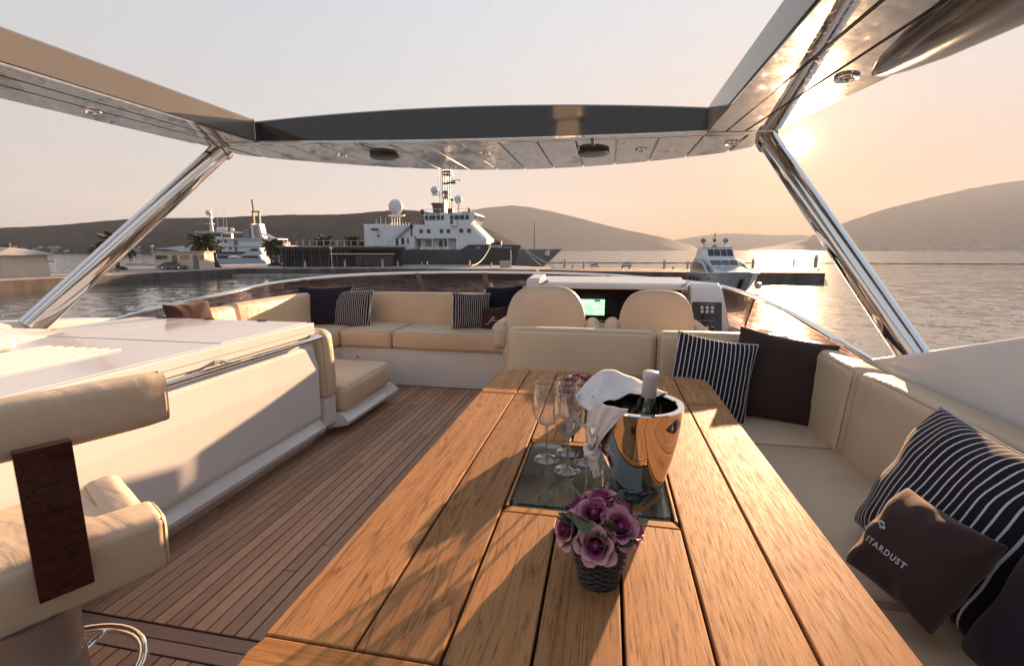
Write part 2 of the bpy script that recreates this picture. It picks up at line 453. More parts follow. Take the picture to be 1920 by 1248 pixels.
def cushion(name, x0, x1, y0, y1, z0, z1, m='leather', parent=None, r=.04, bulge=.012, rot=(0, 0, 0), mid=6, wob=.003, seed=0, seam=None):
    r = min(r, (x1 - x0) / 2.05, (y1 - y0) / 2.05, (z1 - z0) / 2.05)
    me = rbox_mesh((x1 - x0) / 2, (y1 - y0) / 2, (z1 - z0) / 2, r, bulge, 4, mid, wob, seed)
    o = link(name, me, m, parent, True, None)
    o.location = ((x0 + x1) / 2, (y0 + y1) / 2, (z0 + z1) / 2); o.rotation_euler = rot
    if seam is None and m == 'leather':
        d = (x1 - x0, y1 - y0, z1 - z0); k = d.index(min(d)); seam = (k, 1 if k == 2 else -1)
    if seam:
        P = piping_loop((x1 - x0) / 2, (y1 - y0) / 2, (z1 - z0) / 2, r, *seam)
        Q = []
        for i in range(len(P)):
            p_, q_ = Vector(P[i]), Vector(P[(i + 1) % len(P)]); n_ = max(1, int((q_ - p_).length / .12))
            for j in range(n_): Q.append(p_.lerp(q_, j / n_))
        if wob: Q = [q + mnoise.noise_vector(q * 5 + Vector((seed, 0, 0))) * wob for q in Q]
        b2 = bmesh.new(); tube_bm(b2, Q, .0030, 6, True, up=(.3, .5, .8)); from_bm('piping', b2, 'seam', o)
    return o
def text_mesh(s, size, bold=0.0, spacing=1.0):
    cu = bpy.data.curves.new('lettering', 'FONT'); cu.body = s; cu.size = size; cu.align_x = 'CENTER'; cu.align_y = 'CENTER'
    cu.offset = bold; cu.space_character = spacing; cu.resolution_u = 3
    o = bpy.data.objects.new('lettering', cu); COL.objects.link(o)
    dg = bpy.context.evaluated_depsgraph_get()
    me = bpy.data.meshes.new_from_object(o.evaluated_get(dg))
    bpy.data.objects.remove(o); bpy.data.curves.remove(cu)
    return me

# ================================================================== THE YACHT: large structure
BC = -1.05                                   # centre line of the flybridge
def slab(name, poly, z0, z1, m, parent=None, bev=0.0): return prism(name, poly, 'z', z0, z1, m, parent, bev)

# ---- teak deck: black caulked bed with every plank its own board
deck = slab('deck', [(-3.25, -1.6), (1.2, -1.6), (1.2, 5.15), (-3.25, 5.15)], -.08, -.006, 'caulk'); tag(deck, kind='structure')
PW, PG = .0575, .0056
plank_meshes = {}
def plank(x, y0, y1, w=PW - PG, cross=False, parent=deck, z1=0.0, th=.011, m=None):
    ln = round(y1 - y0, 4); key = (round(w, 4), ln, cross, th, m)
    if key not in plank_meshes:
        bm = bmesh.new()
        if cross: bbox(bm, -ln / 2, ln / 2, -w / 2, w / 2, -th, 0, .0012, 1)
        else: bbox(bm, -w / 2, w / 2, -ln / 2, ln / 2, -th, 0, .0012, 1)
        me = bpy.data.meshes.new('plank'); bmesh.ops.recalc_face_normals(bm, faces=bm.faces[:]); bm.to_mesh(me); bm.free()
        me.materials.append(M[m or ('decking_x' if cross else 'decking')]); plank_meshes[key] = me
    o = bpy.data.objects.new('plank', plank_meshes[key]); COL.objects.link(o); o.parent = parent
    o.location = ((y0 + y1) / 2, x, z1) if cross else (x, (y0 + y1) / 2, z1)
    return o
k = 0
x = -2.08
while x < .62:
    # joints step forward from board to board as shipwrights lay them
    cuts = [1.27]
    j = 1.62 + (k % 7) * .19 + (k // 7 % 2) * .45
    while j < 4.0: cuts.append(round(j, 3)); j += 1.55
    cuts.append(4.36)
    for a, b in zip(cuts, cuts[1:]): plank(x, a + .002, b - .002)
    plank(x, -.35, 1.148)
    x += PW; k += 1
for yy in (1.181, 1.236): plank(yy, -2.1, -.75, .05, True); plank(yy, -.745, .62, .05, True)

# ---- coamings (moulded side walls of the flybridge)
def coaming_section(y, xin, xout, zt, zb=-.5, lip=.02):
    s = 1 if xout > xin else -1
    return [(xin, y, zb), (xin, y, zt - lip), (xin + s * lip * .4, y, zt - lip * .25), (xin + s * lip, y, zt), (xout - s * lip, y, zt), (xout, y, zt - lip), (xout + s * .25, y, zb)]
secs = [coaming_section(y, xi, xi + .24, z) for y, xi, z in [(-1.6, 1.32, 1.42), (.2, 1.30, 1.40), (.8, 1.29, 1.35), (1.25, 1.275, 1.225), (1.7, 1.25, 1.085), (2.2, 1.235, .925), (2.62, 1.225, .795), (3.1, 1.21, .74), (4.2, 1.19, .70)]]
o = loft('coaming', secs, 'gelcoat'); tag(o, kind='structure')
secs = [coaming_section(y, xi, xi - .24, z) for y, xi, z in [(-1.6, -3.56, 1.30), (.4, -3.55, 1.22), (1.0, -3.53, 1.10), (1.6, -3.50, .985), (2.2, -3.50, .915), (2.75, -3.50, .86), (3.3, -3.50, .79), (4.4, -3.50, .72)]]
o = loft('coaming', secs, 'gelcoat'); tag(o, kind='structure')
# moulded dash shelf between the sofa, the helm and the windscreen
o = slab('dash_shelf', [(-3.45, 4.3), (-3.3, 5.2), (-2.6, 6.0), (-1.6, 6.45), (-.4, 6.42), (.5, 5.95), (1.25, 5.2), (1.3, 4.1), (1.1, 4.1), (.9, 5.18), (-2.7, 5.18), (-3.3, 4.5)], .45, .70, 'gelcoat'); tag(o, kind='structure')

# ---- hardtop: dark lacquered ring with panelled soffit, open roof in the middle
TILT = -.021
def zu(x): return 2.05 + TILT * (x - .6)
OX0, OX1 = -2.555, .580
def y_in(x): return 3.29 + .075 * (1 - ((x + 1) / 1.57) ** 2) if OX0 <= x <= OX1 else 3.29
def y_fr(x): return 4.65 - .203 * (x + 1.0) ** 2
def xl(y): return -3.075 - .085 * (3.5 - y)
def xr(y): return .965 + .155 * (3.4 - y) if y > 1.6 else 1.244 + .05 * (1.6 - y)
ht = thing('hardtop', 'dark glossy hardtop frame with open roof, panelled soffit and two chrome pillars', 'hardtop', (0, 0, 0))
secs = []
xs = [-3.08 + i * (4.06 / 40) for i in range(41)]
for x in xs:
    z = zu(x); u = max(0, 1 - ((x + 1) / 1.57) ** 2); zt = z + .148 + .075 * u
    yi, yf = y_in(x), max(y_fr(x), 3.45)
    secs.append([(x, yi, z + .014), (x, yi - .004, zt - .012), (x, yi + .012, zt), (x, yi + .35, zt + .02), (x, yf - .18, z + .12), (x, yf, z + .045), (x, yf - .012, z + .014)])
loft('front_beam', secs, 'lacquer', ht, angle=30)
for side in (0, 1):
    secs = []
    for i in range(25):
        y = -1.6 + i * (4.884 / 24)
        a, b = (OX0, xl(y)) if side == 0 else (OX1, xr(y)); s = -1 if side == 0 else 1
        za, zb = zu(a), zu(b)
        secs.append([(a, y, za + .014), (a, y, za + .150), (a + s * .015, y, za + .162), (b - s * .18, y, zb + .15), (b, y, zb + .05), (b - s * .01, y, zb + .014)])
    loft('side_beam', secs, 'beam', ht, angle=30)
loft('aft_beam', [[(x, -3.2, zu(x) + .014), (x, -3.2, zu(x) + .2), (x, -1.61, zu(x) + .2), (x, -1.61, zu(x) + .014)] for x in (-3.5, -1, 1.35)], 'lacquer', ht)
def soffit(poly, name='soffit_panel', th=.012, m='soffit'):
    """flat panel following the soffit's plane, edges rounded"""
    bm = bmesh.new()
    A = [bm.verts.new((x, y, zu(x))) for x, y in poly]; B = [bm.verts.new((x, y, zu(x) + th)) for x, y in poly]; n = len(poly)
    f0 = bm.faces.new(A); bm.faces.new(B[::-1])
    for i in range(n): bm.faces.new((A[i], A[(i + 1) % n], B[(i + 1) % n], B[i]))
    bmesh.ops.bevel(bm, geom=list(f0.edges), offset=.003, segments=2, affect='EDGES', profile=.5)
    return from_bm(name, bm, m, ht, False)
G = .0065
# strip along the opening, then one panel per bay
bx = [OX0 + i * (OX1 - OX0) / 24 for i in range(25)]
soffit([(x, y_in(x) + .002) for x in bx] + [(x, y_in(x) + .085) for x in bx[::-1]], 'soffit_border')
ed = [-2.93, -2.66, -2.39, -2.12, -1.85, -1.58, -1.31, -1.04, -.77, -.50, -.23, .04, .31, .58, .84]
for a, b in zip(ed, ed[1:]):
    a_, b_ = a + G, b - G
    lo = [(x, (y_in(x) + .098) if OX0 < x < OX1 else 3.39) for x in (a_, (a_ + b_) / 2, b_)]
    hi = [(x, max(y_fr(x) - .02, 3.5)) for x in (b_, (a_ + b_) / 2, a_)]
    soffit(lo + hi)
# panel strips of the two side beams, carried round the corners
FR = [(0.012, .255), (.285, .525), (.555, .985)]
for side in (0, 1):
    for fa, fb in FR:
        ys = [-1.55 + i * (4.83 / 18) for i in range(19)]
        def X_(f, y):
            a, b = (OX0, xl(y)) if side == 0 else (OX1, xr(y))
            return a + (b - a) * f
        soffit([(X_(fa, y), y) for y in ys] + [(X_(fb, y), y) for y in ys[::-1]])
soffit([(-3.06, 3.30), (OX0 - .01, 3.30), (OX0 - .01, 3.378), (-2.95, 3.378), (-2.95, y_fr(-2.95) - .03), (-3.06, 3.72)], 'soffit_corner')
soffit([(.965, 3.30), (OX1 + .01, 3.30), (OX1 + .01, 3.378), (.855, 3.378), (.855, y_fr(.855) - .03), (.965, 3.76)], 'soffit_corner')
box('fascia_joint', OX0 - .006, OX0 + .006, 3.275, 3.285, zu(OX0) + .016, zu(OX0) + .16, 'steel', ht, .001, 1)
def disc_on_soffit(name, x, y, r, drop, m, prof=None):
    p = prof or [(0, -drop), (r * .86, -drop), (r * .97, -drop * .8), (r, -drop * .3), (r, 0), (0, 0)]
    o = lathe(name, p, m, ht, 28, (x, y, zu(x) - .0005)); o.rotation_euler = (0, -TILT * -1, 0); return o
for x, y in ((-1.79, 3.80), (-.12, 3.80)):
    disc_on_soffit('speaker', x, y, .118, .03, 'black')
    box('speaker_stem', x - .012, x + .012, y_in(x) + .06, y - .11, zu(x) - .004, zu(x) + .002, 'black', ht, .001, 1)
def downlight(x, y, r=.047):
    o = disc_on_soffit('downlight', x, y, r, .012, 'chrome', [(r * .60, -.002), (r * .66, -.010), (r * .9, -.012), (r, -.006), (r, 0), (r * .6, 0)])
    lathe('lens', [(0, -.004), (r * .62, -.004), (r * .62, 0), (0, 0)], 'blackgloss', o, 20)
for x, y in ((-2.18, 3.81), (-.965, 3.815), (.225, 3.79), (-2.93, 2.42), (.95, 2.36), (.80, 3.60)): downlight(x, y)
# streamlined fairing under the starboard beam
secs = []
for y, w, d in ((2.36, .004, .003), (2.31, .035, .022), (2.2, .065, .042), (2.0, .095, .066), (1.7, .12, .086), (1.2, .135, .098), (.2, .14, .10), (-1.0, .14, .10)):
    xc = 1.055 + (2.36 - y) * .035
    secs.append([(xc + w * cos(pi * k / 12) * (1.0 if k < 6 else 1.15), y, zu(xc) - .0005 - d * sin(pi * k / 12) ** .8) for k in range(13)] + [(xc - w * 1.15, y, zu(xc) + .008), (xc + w, y, zu(xc) + .008)])
loft('fairing', secs, 'beam', ht, angle=60)
# pillars
def pillar(top, foot, parent):
    t, f = Vector(top), Vector(foot)
    pts = [f + (t - f) * s for s in (0, .2, .4, .6, .8, 1.0)]
    ax = (t - f).normalized()
    o = tube('pillar', pts, .074, 'chrome', parent, 36, up=Vector((1, 0, 0)) if abs(ax.x) < .7 else (0, 1, 0), ry=.046)
    c = tube('collar', [t - ax * .035, t + ax * .005], .090, 'steel', o, 36, up=(1, 0, 0), ry=.060)
    return o
pillar((-2.985, 3.46, zu(-2.98) + .004), (-3.52, 2.33, .86), ht)
pillar((.967, 3.47, zu(.967) + .004), (1.335, 2.18, .78), ht)

# ---- radar scanner on its post above the aft roof (it shows as a reflection in the dark front fascia)
rd = thing('radar_scanner', 'open array radar scanner on a post, seen mirrored in the dark front fascia', 'radar', (-1.25, -2.35, 2.28))
loft('post', [[(-.22 * k, -.16 * k, z), (.22 * k, -.16 * k, z), (.22 * k, .16 * k, z), (-.22 * k, .16 * k, z)] for z, k in ((0, 1.2), (.5, .8), (1.05, .6))], 'gelcoat', rd)
box('gearbox', -.20, .20, -.17, .17, 1.05, 1.33, 'gelcoat', rd, .05, 3)
box('array', -.92, .92, -.06, .07, 1.38, 1.52, 'gelcoat_lip', rd, .03, 3)

# ---- windscreen: smoked panes below a bent steel rail
ws = thing('windscreen', 'low wraparound smoked windscreen with polished rail and bronze struts', 'windscreen')
rail = spline([(-3.52, 2.55, .78), (-3.46, 3.04, .87), (-3.30, 3.54, .947), (-3.37, 4.46, 1.0), (-3.03, 5.14, 1.04), (-2.60, 5.68, 1.047), (-1.97, 6.06, 1.05), (-.92, 6.12, 1.05), (-.2, 5.95, 1.045), (.38, 5.65, 1.03), (1.08, 5.10, .988), (1.21, 3.83, .945), (1.205, 2.96, .889), (1.225, 2.66, .850), (1.25, 2.46, .815)], 10)
rail = [Vector(p) for p in rail]
tube('rail', rail, .022, 'chrome', ws, 14, ry=.017)
def low(p): 
    k = max(0.0, min(1.0, (p.z - .86) / .15))
    return Vector((p.x, p.y + .30 * k, p.z - .06 - .30 * k))
n_ = len(rail); cuts = [0, int(n_ * .245), int(n_ * .385), int(n_ * .455), int(n_ * .60), int(n_ * .765), n_ - 1]
for a, b in zip(cuts, cuts[1:]):
    seg_ = rail[a:b + 1]
    secs = []
    for p in seg_:
        q = low(p); t_ = Vector((0, .004, .003)); pp = p - Vector((0, 0, .012))
        secs.append([pp - t_, pp + t_, q + t_, q - t_])
    loft('pane', secs, 'tint', ws)
for c in cuts[1:-1]:
    p = rail[c]; q = low(p); d = (rail[c + 1] - rail[c - 1]).normalized()
    w = .034
    bm = bmesh.new(); inn = (Vector((BC, 3.6, p.z)) - p); inn.z = 0; inn.normalize()
    secs = [[pt - d * w + inn * .012, pt + d * w + inn * .012, pt + d * w + inn * .028, pt - d * w + inn * .028] for pt in (p - Vector((0, 0, .012)), q)]
    loft_bm(bm, secs); from_bm('strut', bm, 'bronze', ws)

# ---- small grab rail outside the starboard pillar
gr = tube('grab_rail', spline([(1.62, 2.75, .60), (1.60, 2.76, .70), (1.61, 2.66, .735), (1.62, 2.2, .76), (1.62, 1.5, .86)], 6), .012, 'chrome', None, 8); tag(gr, 'thin chrome grab rail outside the white starboard coaming', 'rail')

# ================================================================== FURNITURE
def dome(name, outline, depth_front, depth_back, m, parent, levels=(1.0, .985, .95, .86, .7, .45, .2), pw=.42):
    """soft upholstered shell: a closed outline (x,z) puffed to both sides in y"""
    bm = bmesh.new(); n = len(outline)
    cx = sum(p[0] for p in outline) / n; cz = sum(p[1] for p in outline) / n
    def ring(s, d): return [bm.verts.new((cx + (p[0] - cx) * s, d, cz + (p[1] - cz) * s)) for p in outline]
    def side(sgn, D, first):
        prev = first
        for s in levels[1:]:
            r_ = ring(s, sgn * D * (1 - s ** 6) ** pw); 
            for i in range(n): bm.faces.new((prev[i], prev[(i + 1) % n], r_[(i + 1) % n], r_[i]))
            prev = r_
        c = bm.verts.new((cx, sgn * D, cz))
        for i in range(n): bm.faces.new((prev[i], prev[(i + 1) % n], c))
    base = ring(1.0, 0)
    side(-1, depth_front, base); side(1, depth_back, base)
    return from_bm(name, bm, m, parent, True, None)

# ---- forward lounge sofa
sofa = thing('lounge_sofa', 'cream leather L-shaped sofa along the windscreen on a white plinth', 'sofa', (0, 0, 0))
slab('plinth', [(-3.30, 2.95), (-2.66, 2.95), (-2.62, 4.375), (-.74, 4.375), (-.74, 5.16), (-3.05, 5.16), (-3.30, 4.8)], 0, .372, 'gelcoat', sofa, .006)
cushion('seat_cushion', -2.055, -.76, 4.33, 5.00, .372, .548, 'leather', sofa, .035, .010, seed=1)
cushion('seat_cushion', -2.62, -2.065, 4.335, 5.00, .372, .548, 'leather', sofa, .035, .010, seed=2)
cushion('seat_cushion', -3.22, -2.63, 3.62, 5.00, .372, .548, 'leather', sofa, .035, .010, seed=3)
cushion('seat_cushion', -3.22, -2.63, 2.96, 3.61, .372, .548, 'leather', sofa, .035, .010, seed=4)
cushion('back_cushion', -2.78, -.76, 4.94, 5.13, .50, .868, 'leather', sofa, .030, .008, (radians(-6), 0, 0), seed=5)
cushion('back_cushion', -3.27, -3.07, 3.54, 4.90, .50, .880, 'leather', sofa, .045, .008, (0, radians(-7), 0), seed=6)
cushion('back_cushion', -3.25, -3.05, 2.96, 3.53, .50, .868, 'leather', sofa, .045, .008, (0, radians(-7), 0), seed=7)
cushion('corner_cushion', -3.24, -2.74, 4.82, 5.04, .50, .872, 'leather', sofa, .05, .008, (0, 0, radians(-24)), seed=8)
lathe('latch', [(0, 0), (.009, 0), (.009, .006), (0, .007)], 'black', sofa, 10, (-2.45, 4.374, .27)).rotation_euler = (radians(90), 0, 0)

# ---- companion seat ahead of the bar
cs = thing('companion_seat', 'single cream leather seat with upright back on white moulded base beside the bar', 'seat', (-2.0, 3.3, 0))
for nm, prof, y0, y1 in (('plinth', [(-2.6, 0), (-2.02, 0), (-1.97, .055), (-1.80, .085), (-1.785, .118), (-1.83, .145), (-1.85, .175), (-2.6, .175)], 3.02, 3.88),
                         ('back_plinth', [(-2.6, 0), (-2.0, 0), (-1.95, .06), (-1.885, .12), (-1.875, .32), (-2.6, .32)], 2.885, 3.018)):
    prism(nm, [(p[0] + 2.0, p[1]) for p in prof], 'y', y0 - 3.3, y1 - 3.3, 'gelcoat', cs, .006)
cushion('seat_cushion', -.40, .185, -.255, .51, .178, .378, 'leather', cs, .05, .012, (radians(1.5), 0, 0), seed=11)
cushion('back_cushion', -.40, .145, -.42, -.275, .305, .80, 'leather', cs, .06, .012, (radians(3), 0, 0), seed=12)

# ---- helm console
hc = thing('helm_console', 'white helm console with dark instrument panel, lit chart screen and switches', 'console')
prism('body', [(4.42, 0), (4.42, .56), (4.30, .60), (4.30, .645), (4.46, .66), (4.80, .93), (5.3, .93), (5.3, 0)], 'x', -.66, 1.02, 'gelcoat', hc, .008)
M['dash'] = mat('burgundy_lacquer', (.022, .007, .006), .12, coat=.3)
def on_dash(x, t, off=0.0):   # point on the sloped instrument panel, t 0 (bottom) .. 1 (top)
    return Vector((x, 4.475 + .26 * t - off * .62, .672 + .285 * t + off * .5))
def dash_plate(name, x0, x1, t0, t1, off, th, m, parent):
    bm = bmesh.new()
    A = [on_dash(x, t, off) for x, t in ((x0, t0), (x1, t0), (x1, t1), (x0, t1))]; B = [on_dash(x, t, off + th) for x, t in ((x0, t0), (x1, t0), (x1, t1), (x0, t1))]
    loft_bm(bm, [A, B]); bmesh.ops.bevel(bm, geom=bm.edges[:], offset=.002, segments=1, affect='EDGES'); return from_bm(name, bm, m, parent)
panel_ = dash_plate('instrument_panel', -.60, .70, .0, 1.05, .0, .012, 'dash', hc)
prism('hood', [(4.47, .985), (4.475, 1.022), (4.52, 1.040), (4.95, 1.075), (5.25, 1.02), (5.25, .95), (4.80, .955)], 'x', -.60, .72, 'gelcoat', hc, .010, 3)
prism('hood_cap', [(4.44, .955), (4.445, 1.03), (4.52, 1.075), (4.9, 1.095), (5.2, 1.03), (5.2, .85), (4.55, .88)], 'x', -.735, -.605, 'gelcoat', hc, .018, 3)
prism('side_pod', [(4.33, .60), (4.27, .62), (4.275, .70), (4.37, .955), (4.41, 1.015), (4.50, 1.05), (4.9, 1.03), (5.05, .9), (5.05, .60)], 'x', .725, 1.04, 'gelcoat', hc, .022, 3)
def pod_pt(x, t, off=0.0): return Vector((x, 4.272 + .080 * t - off * .95, .66 + .235 * t + off * .32))
def pod_plate(name, x0, x1, t0, t1, off, th, m, parent, bev=.002):
    bm = bmesh.new()
    A = [pod_pt(x, t, off) for x, t in ((x0, t0), (x1, t0), (x1, t1), (x0, t1))]; B = [pod_pt(x, t, off + th) for x, t in ((x0, t0), (x1, t0), (x1, t1), (x0, t1))]
    loft_bm(bm, [A, B]); bmesh.ops.bevel(bm, geom=bm.edges[:], offset=bev, segments=1, affect='EDGES'); return from_bm(name, bm, m, parent)
for v_ in hc.children[-1].data.vertices:                # the pod narrows towards its top
    k_ = max(0, v_.co.z - .72)
    v_.co.x -= (v_.co.x - .74) * k_ * .62
sw = pod_plate('switch_panel', .735, .975, .02, 1.0, .004, .008, 'dash', hc)
M['button'] = mat('white_button', (.62, .60, .58), .35)
for r_ in range(2):
    for c_ in range(3):
        o = lathe('button', [(0, .006), (.012, .006), (.015, .003), (.015, 0), (0, 0)], 'button', sw, 14, pod_pt(.815 + c_ * .042, .80 - r_ * .14, .013)); o.rotation_euler = (radians(72), 0, 0)
for c_ in range(3):
    o = lathe('button', [(0, .006), (.011, .006), (.014, .003), (.014, 0), (0, 0)], 'button', sw, 14, pod_pt(.81 + c_ * .046, .10, .013)); o.rotation_euler = (radians(72), 0, 0)
for c_ in range(5): pod_plate('indicator', .80 + c_ * .026, .812 + c_ * .026, .335, .355, .012, .002, 'button', sw, .0004)
for c_ in range(6): pod_plate('indicator', .79 + c_ * .024, .805 + c_ * .024, .925, .94, .012, .002, 'steel', sw, .0004)
box('throttle_base', .80, .98, 4.17, 4.28, .585, .612, 'steel', hc, .006)
th_ = tube('throttle_lever', [(.885, 4.225, .61), (.885, 4.215, .66), (.885, 4.19, .70)], .012, 'black', hc, 8)
# chart plotter: the display itself gives light
mon = dash_plate('chart_plotter', -.265, .135, .14, .72, .013, .012, 'blackgloss', hc)
m = bpy.data.materials.new('chart_display'); m.use_nodes = True
b = bsdf(m); b.inputs['Base Color'].default_value = (.01, .01, .01, 1); b.inputs['Roughness'].default_value = .25
v = coords(m, 'pos')
chart = cramp(m, noise(m, v, 16, 3), [(.40, (.22, .42, .25)), (.55, (.30, .50, .30)), (.60, (.36, .55, .36)), (.75, (.25, .46, .30))])
lk(m, chart, b.inputs['Emission Color']); b.inputs['Emission Strength'].default_value = .62
M['chart'] = m
dash_plate('display', -.245, -.004, .19, .66, .0262, .001, 'chart', mon)
dash_plate('display_bar', -.10, -.045, .60, .645, .0276, .001, 'black', mon)
dash_plate('second_plotter', .16, .56, .14, .72, .013, .012, 'blackgloss', hc)
dash_plate('trim_strip', -.20, .68, .02, .045, .013, .003, 'steel', hc)
for x in (-.585, .66):
    tube('hood_latch', [(x, 4.47, 1.03), (x + .03, 4.455, 1.045), (x + .055, 4.47, 1.055)], .010, 'steel', hc, 8)

# ---- helm seats
def arch(w, z0, z1, n=28, top=2.3):
    pts = []
    for i in range(n + 1):
        a = pi * i / n
        pts.append((w * (abs(cos(a)) ** (2 / top)) * (1 if cos(a) >= 0 else -1), z0 + (z1 - z0) * sin(a) ** (2 / top)))
    return pts
def helm_seat(label, x, y, w, ztop):
    t = thing('helm_chair', label, 'chair', (x, y, 0), 0, 'helm seats')
    up = arch(w, .62, ztop, 32, 3.3)
    o = dome('backrest', up + [(-w * 1.06, .58), (-w * .96, .46), (w * .96, .46), (w * 1.06, .58)], .085, .06, 'leather', t)
    o.rotation_euler = (radians(-7), 0, 0); o.location = (0, -.06 + .08, .0)
    for s in (-1, 1):
        cushion('armrest', s * (w + .035) - .055, s * (w + .035) + .055, .02, .50, .60, .80, 'leather', t, .05, .01)
    cushion('seat_cushion', -w * .95, w * .95, .06, .56, .46, .62, 'leather', t, .05, .01)
    lathe('pedestal', [(0, 0), (.20, 0), (.20, .03), (.10, .06), (.09, .45), (.18, .46), (0, .46)], 'gelcoat', t, 24, (0, .28, 0))
    return t
helm_seat('left cream leather helm seat with rounded back, in front of the lit chart screen', -.435, 3.42, .305, 1.085)
helm_seat('right cream leather helm seat with rounded back, next to the switch panel', .368, 3.48, .272, 1.060)

# ---- dinette settee round the table
st = thing('dinette_settee', 'cream leather settee wrapping the far end and starboard side of the teak table', 'settee')
slab('plinth', [(-.55, 2.62), (.62, 2.62), (.62, -.6), (1.21, -.6), (1.20, 3.02), (-.55, 3.02)], 0, .30, 'gelcoat', st, .005)
prism('back_moulding', [(2.98, .28), (2.98, .79), (3.07, .80), (3.09, .28)], 'x', -.60, 1.16, 'gelcoat', st, .008)
cushion('seat_cushion', -.55, .545, 2.36, 2.84, .30, .452, 'leather', st, .035, .010, seed=20)
cushion('seat_cushion', .553, 1.12, 2.302, 2.90, .30, .452, 'leather', st, .030, .012, seed=21)
cushion('seat_cushion', .548, 1.12, 1.252, 2.296, .30, .455, 'leather', st, .030, .016, wob=.005, seed=22)
cushion('seat_cushion', .548, 1.12, .20, 1.246, .30, .452, 'leather', st, .030, .014, wob=.005, seed=23)
cushion('seat_cushion', .548, 1.12, -.62, .194, .30, .452, 'leather', st, .030, .012, seed=26)
cushion('back_cushion', -.585, .296, 2.80, 2.965, .43, .868, 'leather', st, .040, .006, (radians(-5), 0, 0), seed=24)
cushion('back_cushion', .306, 1.02, 2.81, 2.975, .43, .868, 'leather', st, .040, .006, (radians(-5), 0, 0), seed=25)
cushion('back_cushion', 1.045, 1.205, 2.245, 2.93, .42, .832, 'leather', st, .045, .006, (0, radians(5), radians(-2)), seed=27)
cushion('back_cushion', 1.045, 1.205, 1.00, 2.235, .42, .832, 'leather', st, .045, .006, (0, radians(5), 0), seed=28)
cushion('back_cushion', 1.045, 1.205, -.6, .99, .42, .832, 'leather', st, .045, .006, (0, radians(5), 0), seed=29)

# ---- wet bar cabinet
bar = thing('wet_bar', 'white moulded wet bar cabinet with steel handrail and ribbed drainer', 'cabinet')
CY0, CY1 = -.9, 2.868
prism('body', [(-3.36, 0), (-1.985, 0), (-1.955, .085), (-1.878, .105), (-1.868, .135), (-1.905, .162), (-1.926, .19), (-1.926, .765), (-1.958, .770), (-1.958, .845), (-3.36, .845)], 'y', CY0, CY1, 'gelcoat', bar, .004)
# moulded door panel with broad chamfers
def chamfer_panel(name, y0, y1, z0, z1, x, th, ch, m, parent):
    bm = bmesh.new()
    A = [(x, y0, z0), (x, y1, z0), (x, y1 + .012, z0 + .05), (x, y1, z1 - .06), (x, y1 - .03, z1), (x, y0, z1)]
    B = [(x + th, y0 + ch, z0 + ch), (x + th, y1 - ch * .6, z0 + ch), (x + th, y1 - ch * .5, z0 + ch + .05), (x + th, y1 - ch, z1 - .15), (x + th - .004, y1 - ch * 1.3, z1 - .11), (x + th - .004, y0 + ch, z1 - .11)]
    loft_bm(bm, [A, B]); bmesh.ops.bevel(bm, geom=bm.edges[:], offset=.006, segments=3, affect='EDGES', profile=.5)
    return from_bm(name, bm, m, parent, True, 30)
prism('door_panel', [(-1.930, .184), (-1.900, .196), (-1.884, .222), (-1.883, .545), (-1.887, .575), (-1.906, .690), (-1.914, .708), (-1.930, .716)], 'y', -.2, 2.842, 'gelcoat', bar, .008, 3, 30)
box('counter_rim', -1.956, -1.912, CY0, CY1 + .004, .772, .858, 'gelcoat_lip', bar, .006, 3)
box('rim_joint', -1.9125, -1.9105, CY0, CY1 - .02, .806, .8095, 'shadowgap', bar, 0)
box('counter', -3.34, -1.962, CY0, 2.118, .846, .858, 'gelcoat', bar, .003)
lid = box('lid', -2.86, -1.962, 2.122, CY1, .846, .8605, 'gelcoat', bar, .003)
box('lid', -3.34, -2.864, 2.122, CY1, .846, .8605, 'gelcoat', bar, .003)
for x in (-2.30, -2.72, -3.12): box('hinge', x - .035, x + .035, CY1 - .012, CY1 + .008, .858, .868, 'black', bar, .002, 1)
for i in range(7):
    x = -2.315 - i * .070
    tube('drainer_rib', [(x, .75, .861), (x, 1.86, .861), (x, 1.885, .858)], .0075, 'gelcoat_lip', bar, 8)
cushion('sink_cover', -3.0, -2.80, .6, 1.80, .858, .935, 'gelcoat_lip', bar, .034, .0, wob=0)
secs = []
for y, zt, xo in ((-.9, 1.06, -2.80), (.9, 1.04, -2.84), (1.5, 1.0, -2.92), (1.85, .955, -3.02), (2.1, .90, -3.12), (2.3, .862, -3.22)):
    secs.append([(-3.44, y, .80), (-3.44, y, zt), (-3.32, y, zt), (xo - .12, y, zt - .02), (xo - .03, y, zt * .4 + .86 * .6), (xo + .04, y, .859), (xo + .04, y, .80)])
loft('fairing', secs, 'gelcoat', bar, angle=50)
hr = tube('handrail', spline([(-1.915, 2.825, .775), (-1.87, 2.835, .772), (-1.845, 2.80, .770), (-1.842, 2.72, .769), (-1.842, 1.6, .769), (-1.842, .3, .769), (-1.842, -.6, .769)], 6), .0145, 'chrome', bar, 14)
for y in (2.02, .55):
    tube('bracket', [(-1.93, y, .785), (-1.87, y + .01, .785), (-1.842, y + .02, .772)], .011, 'chrome', hr, 10)

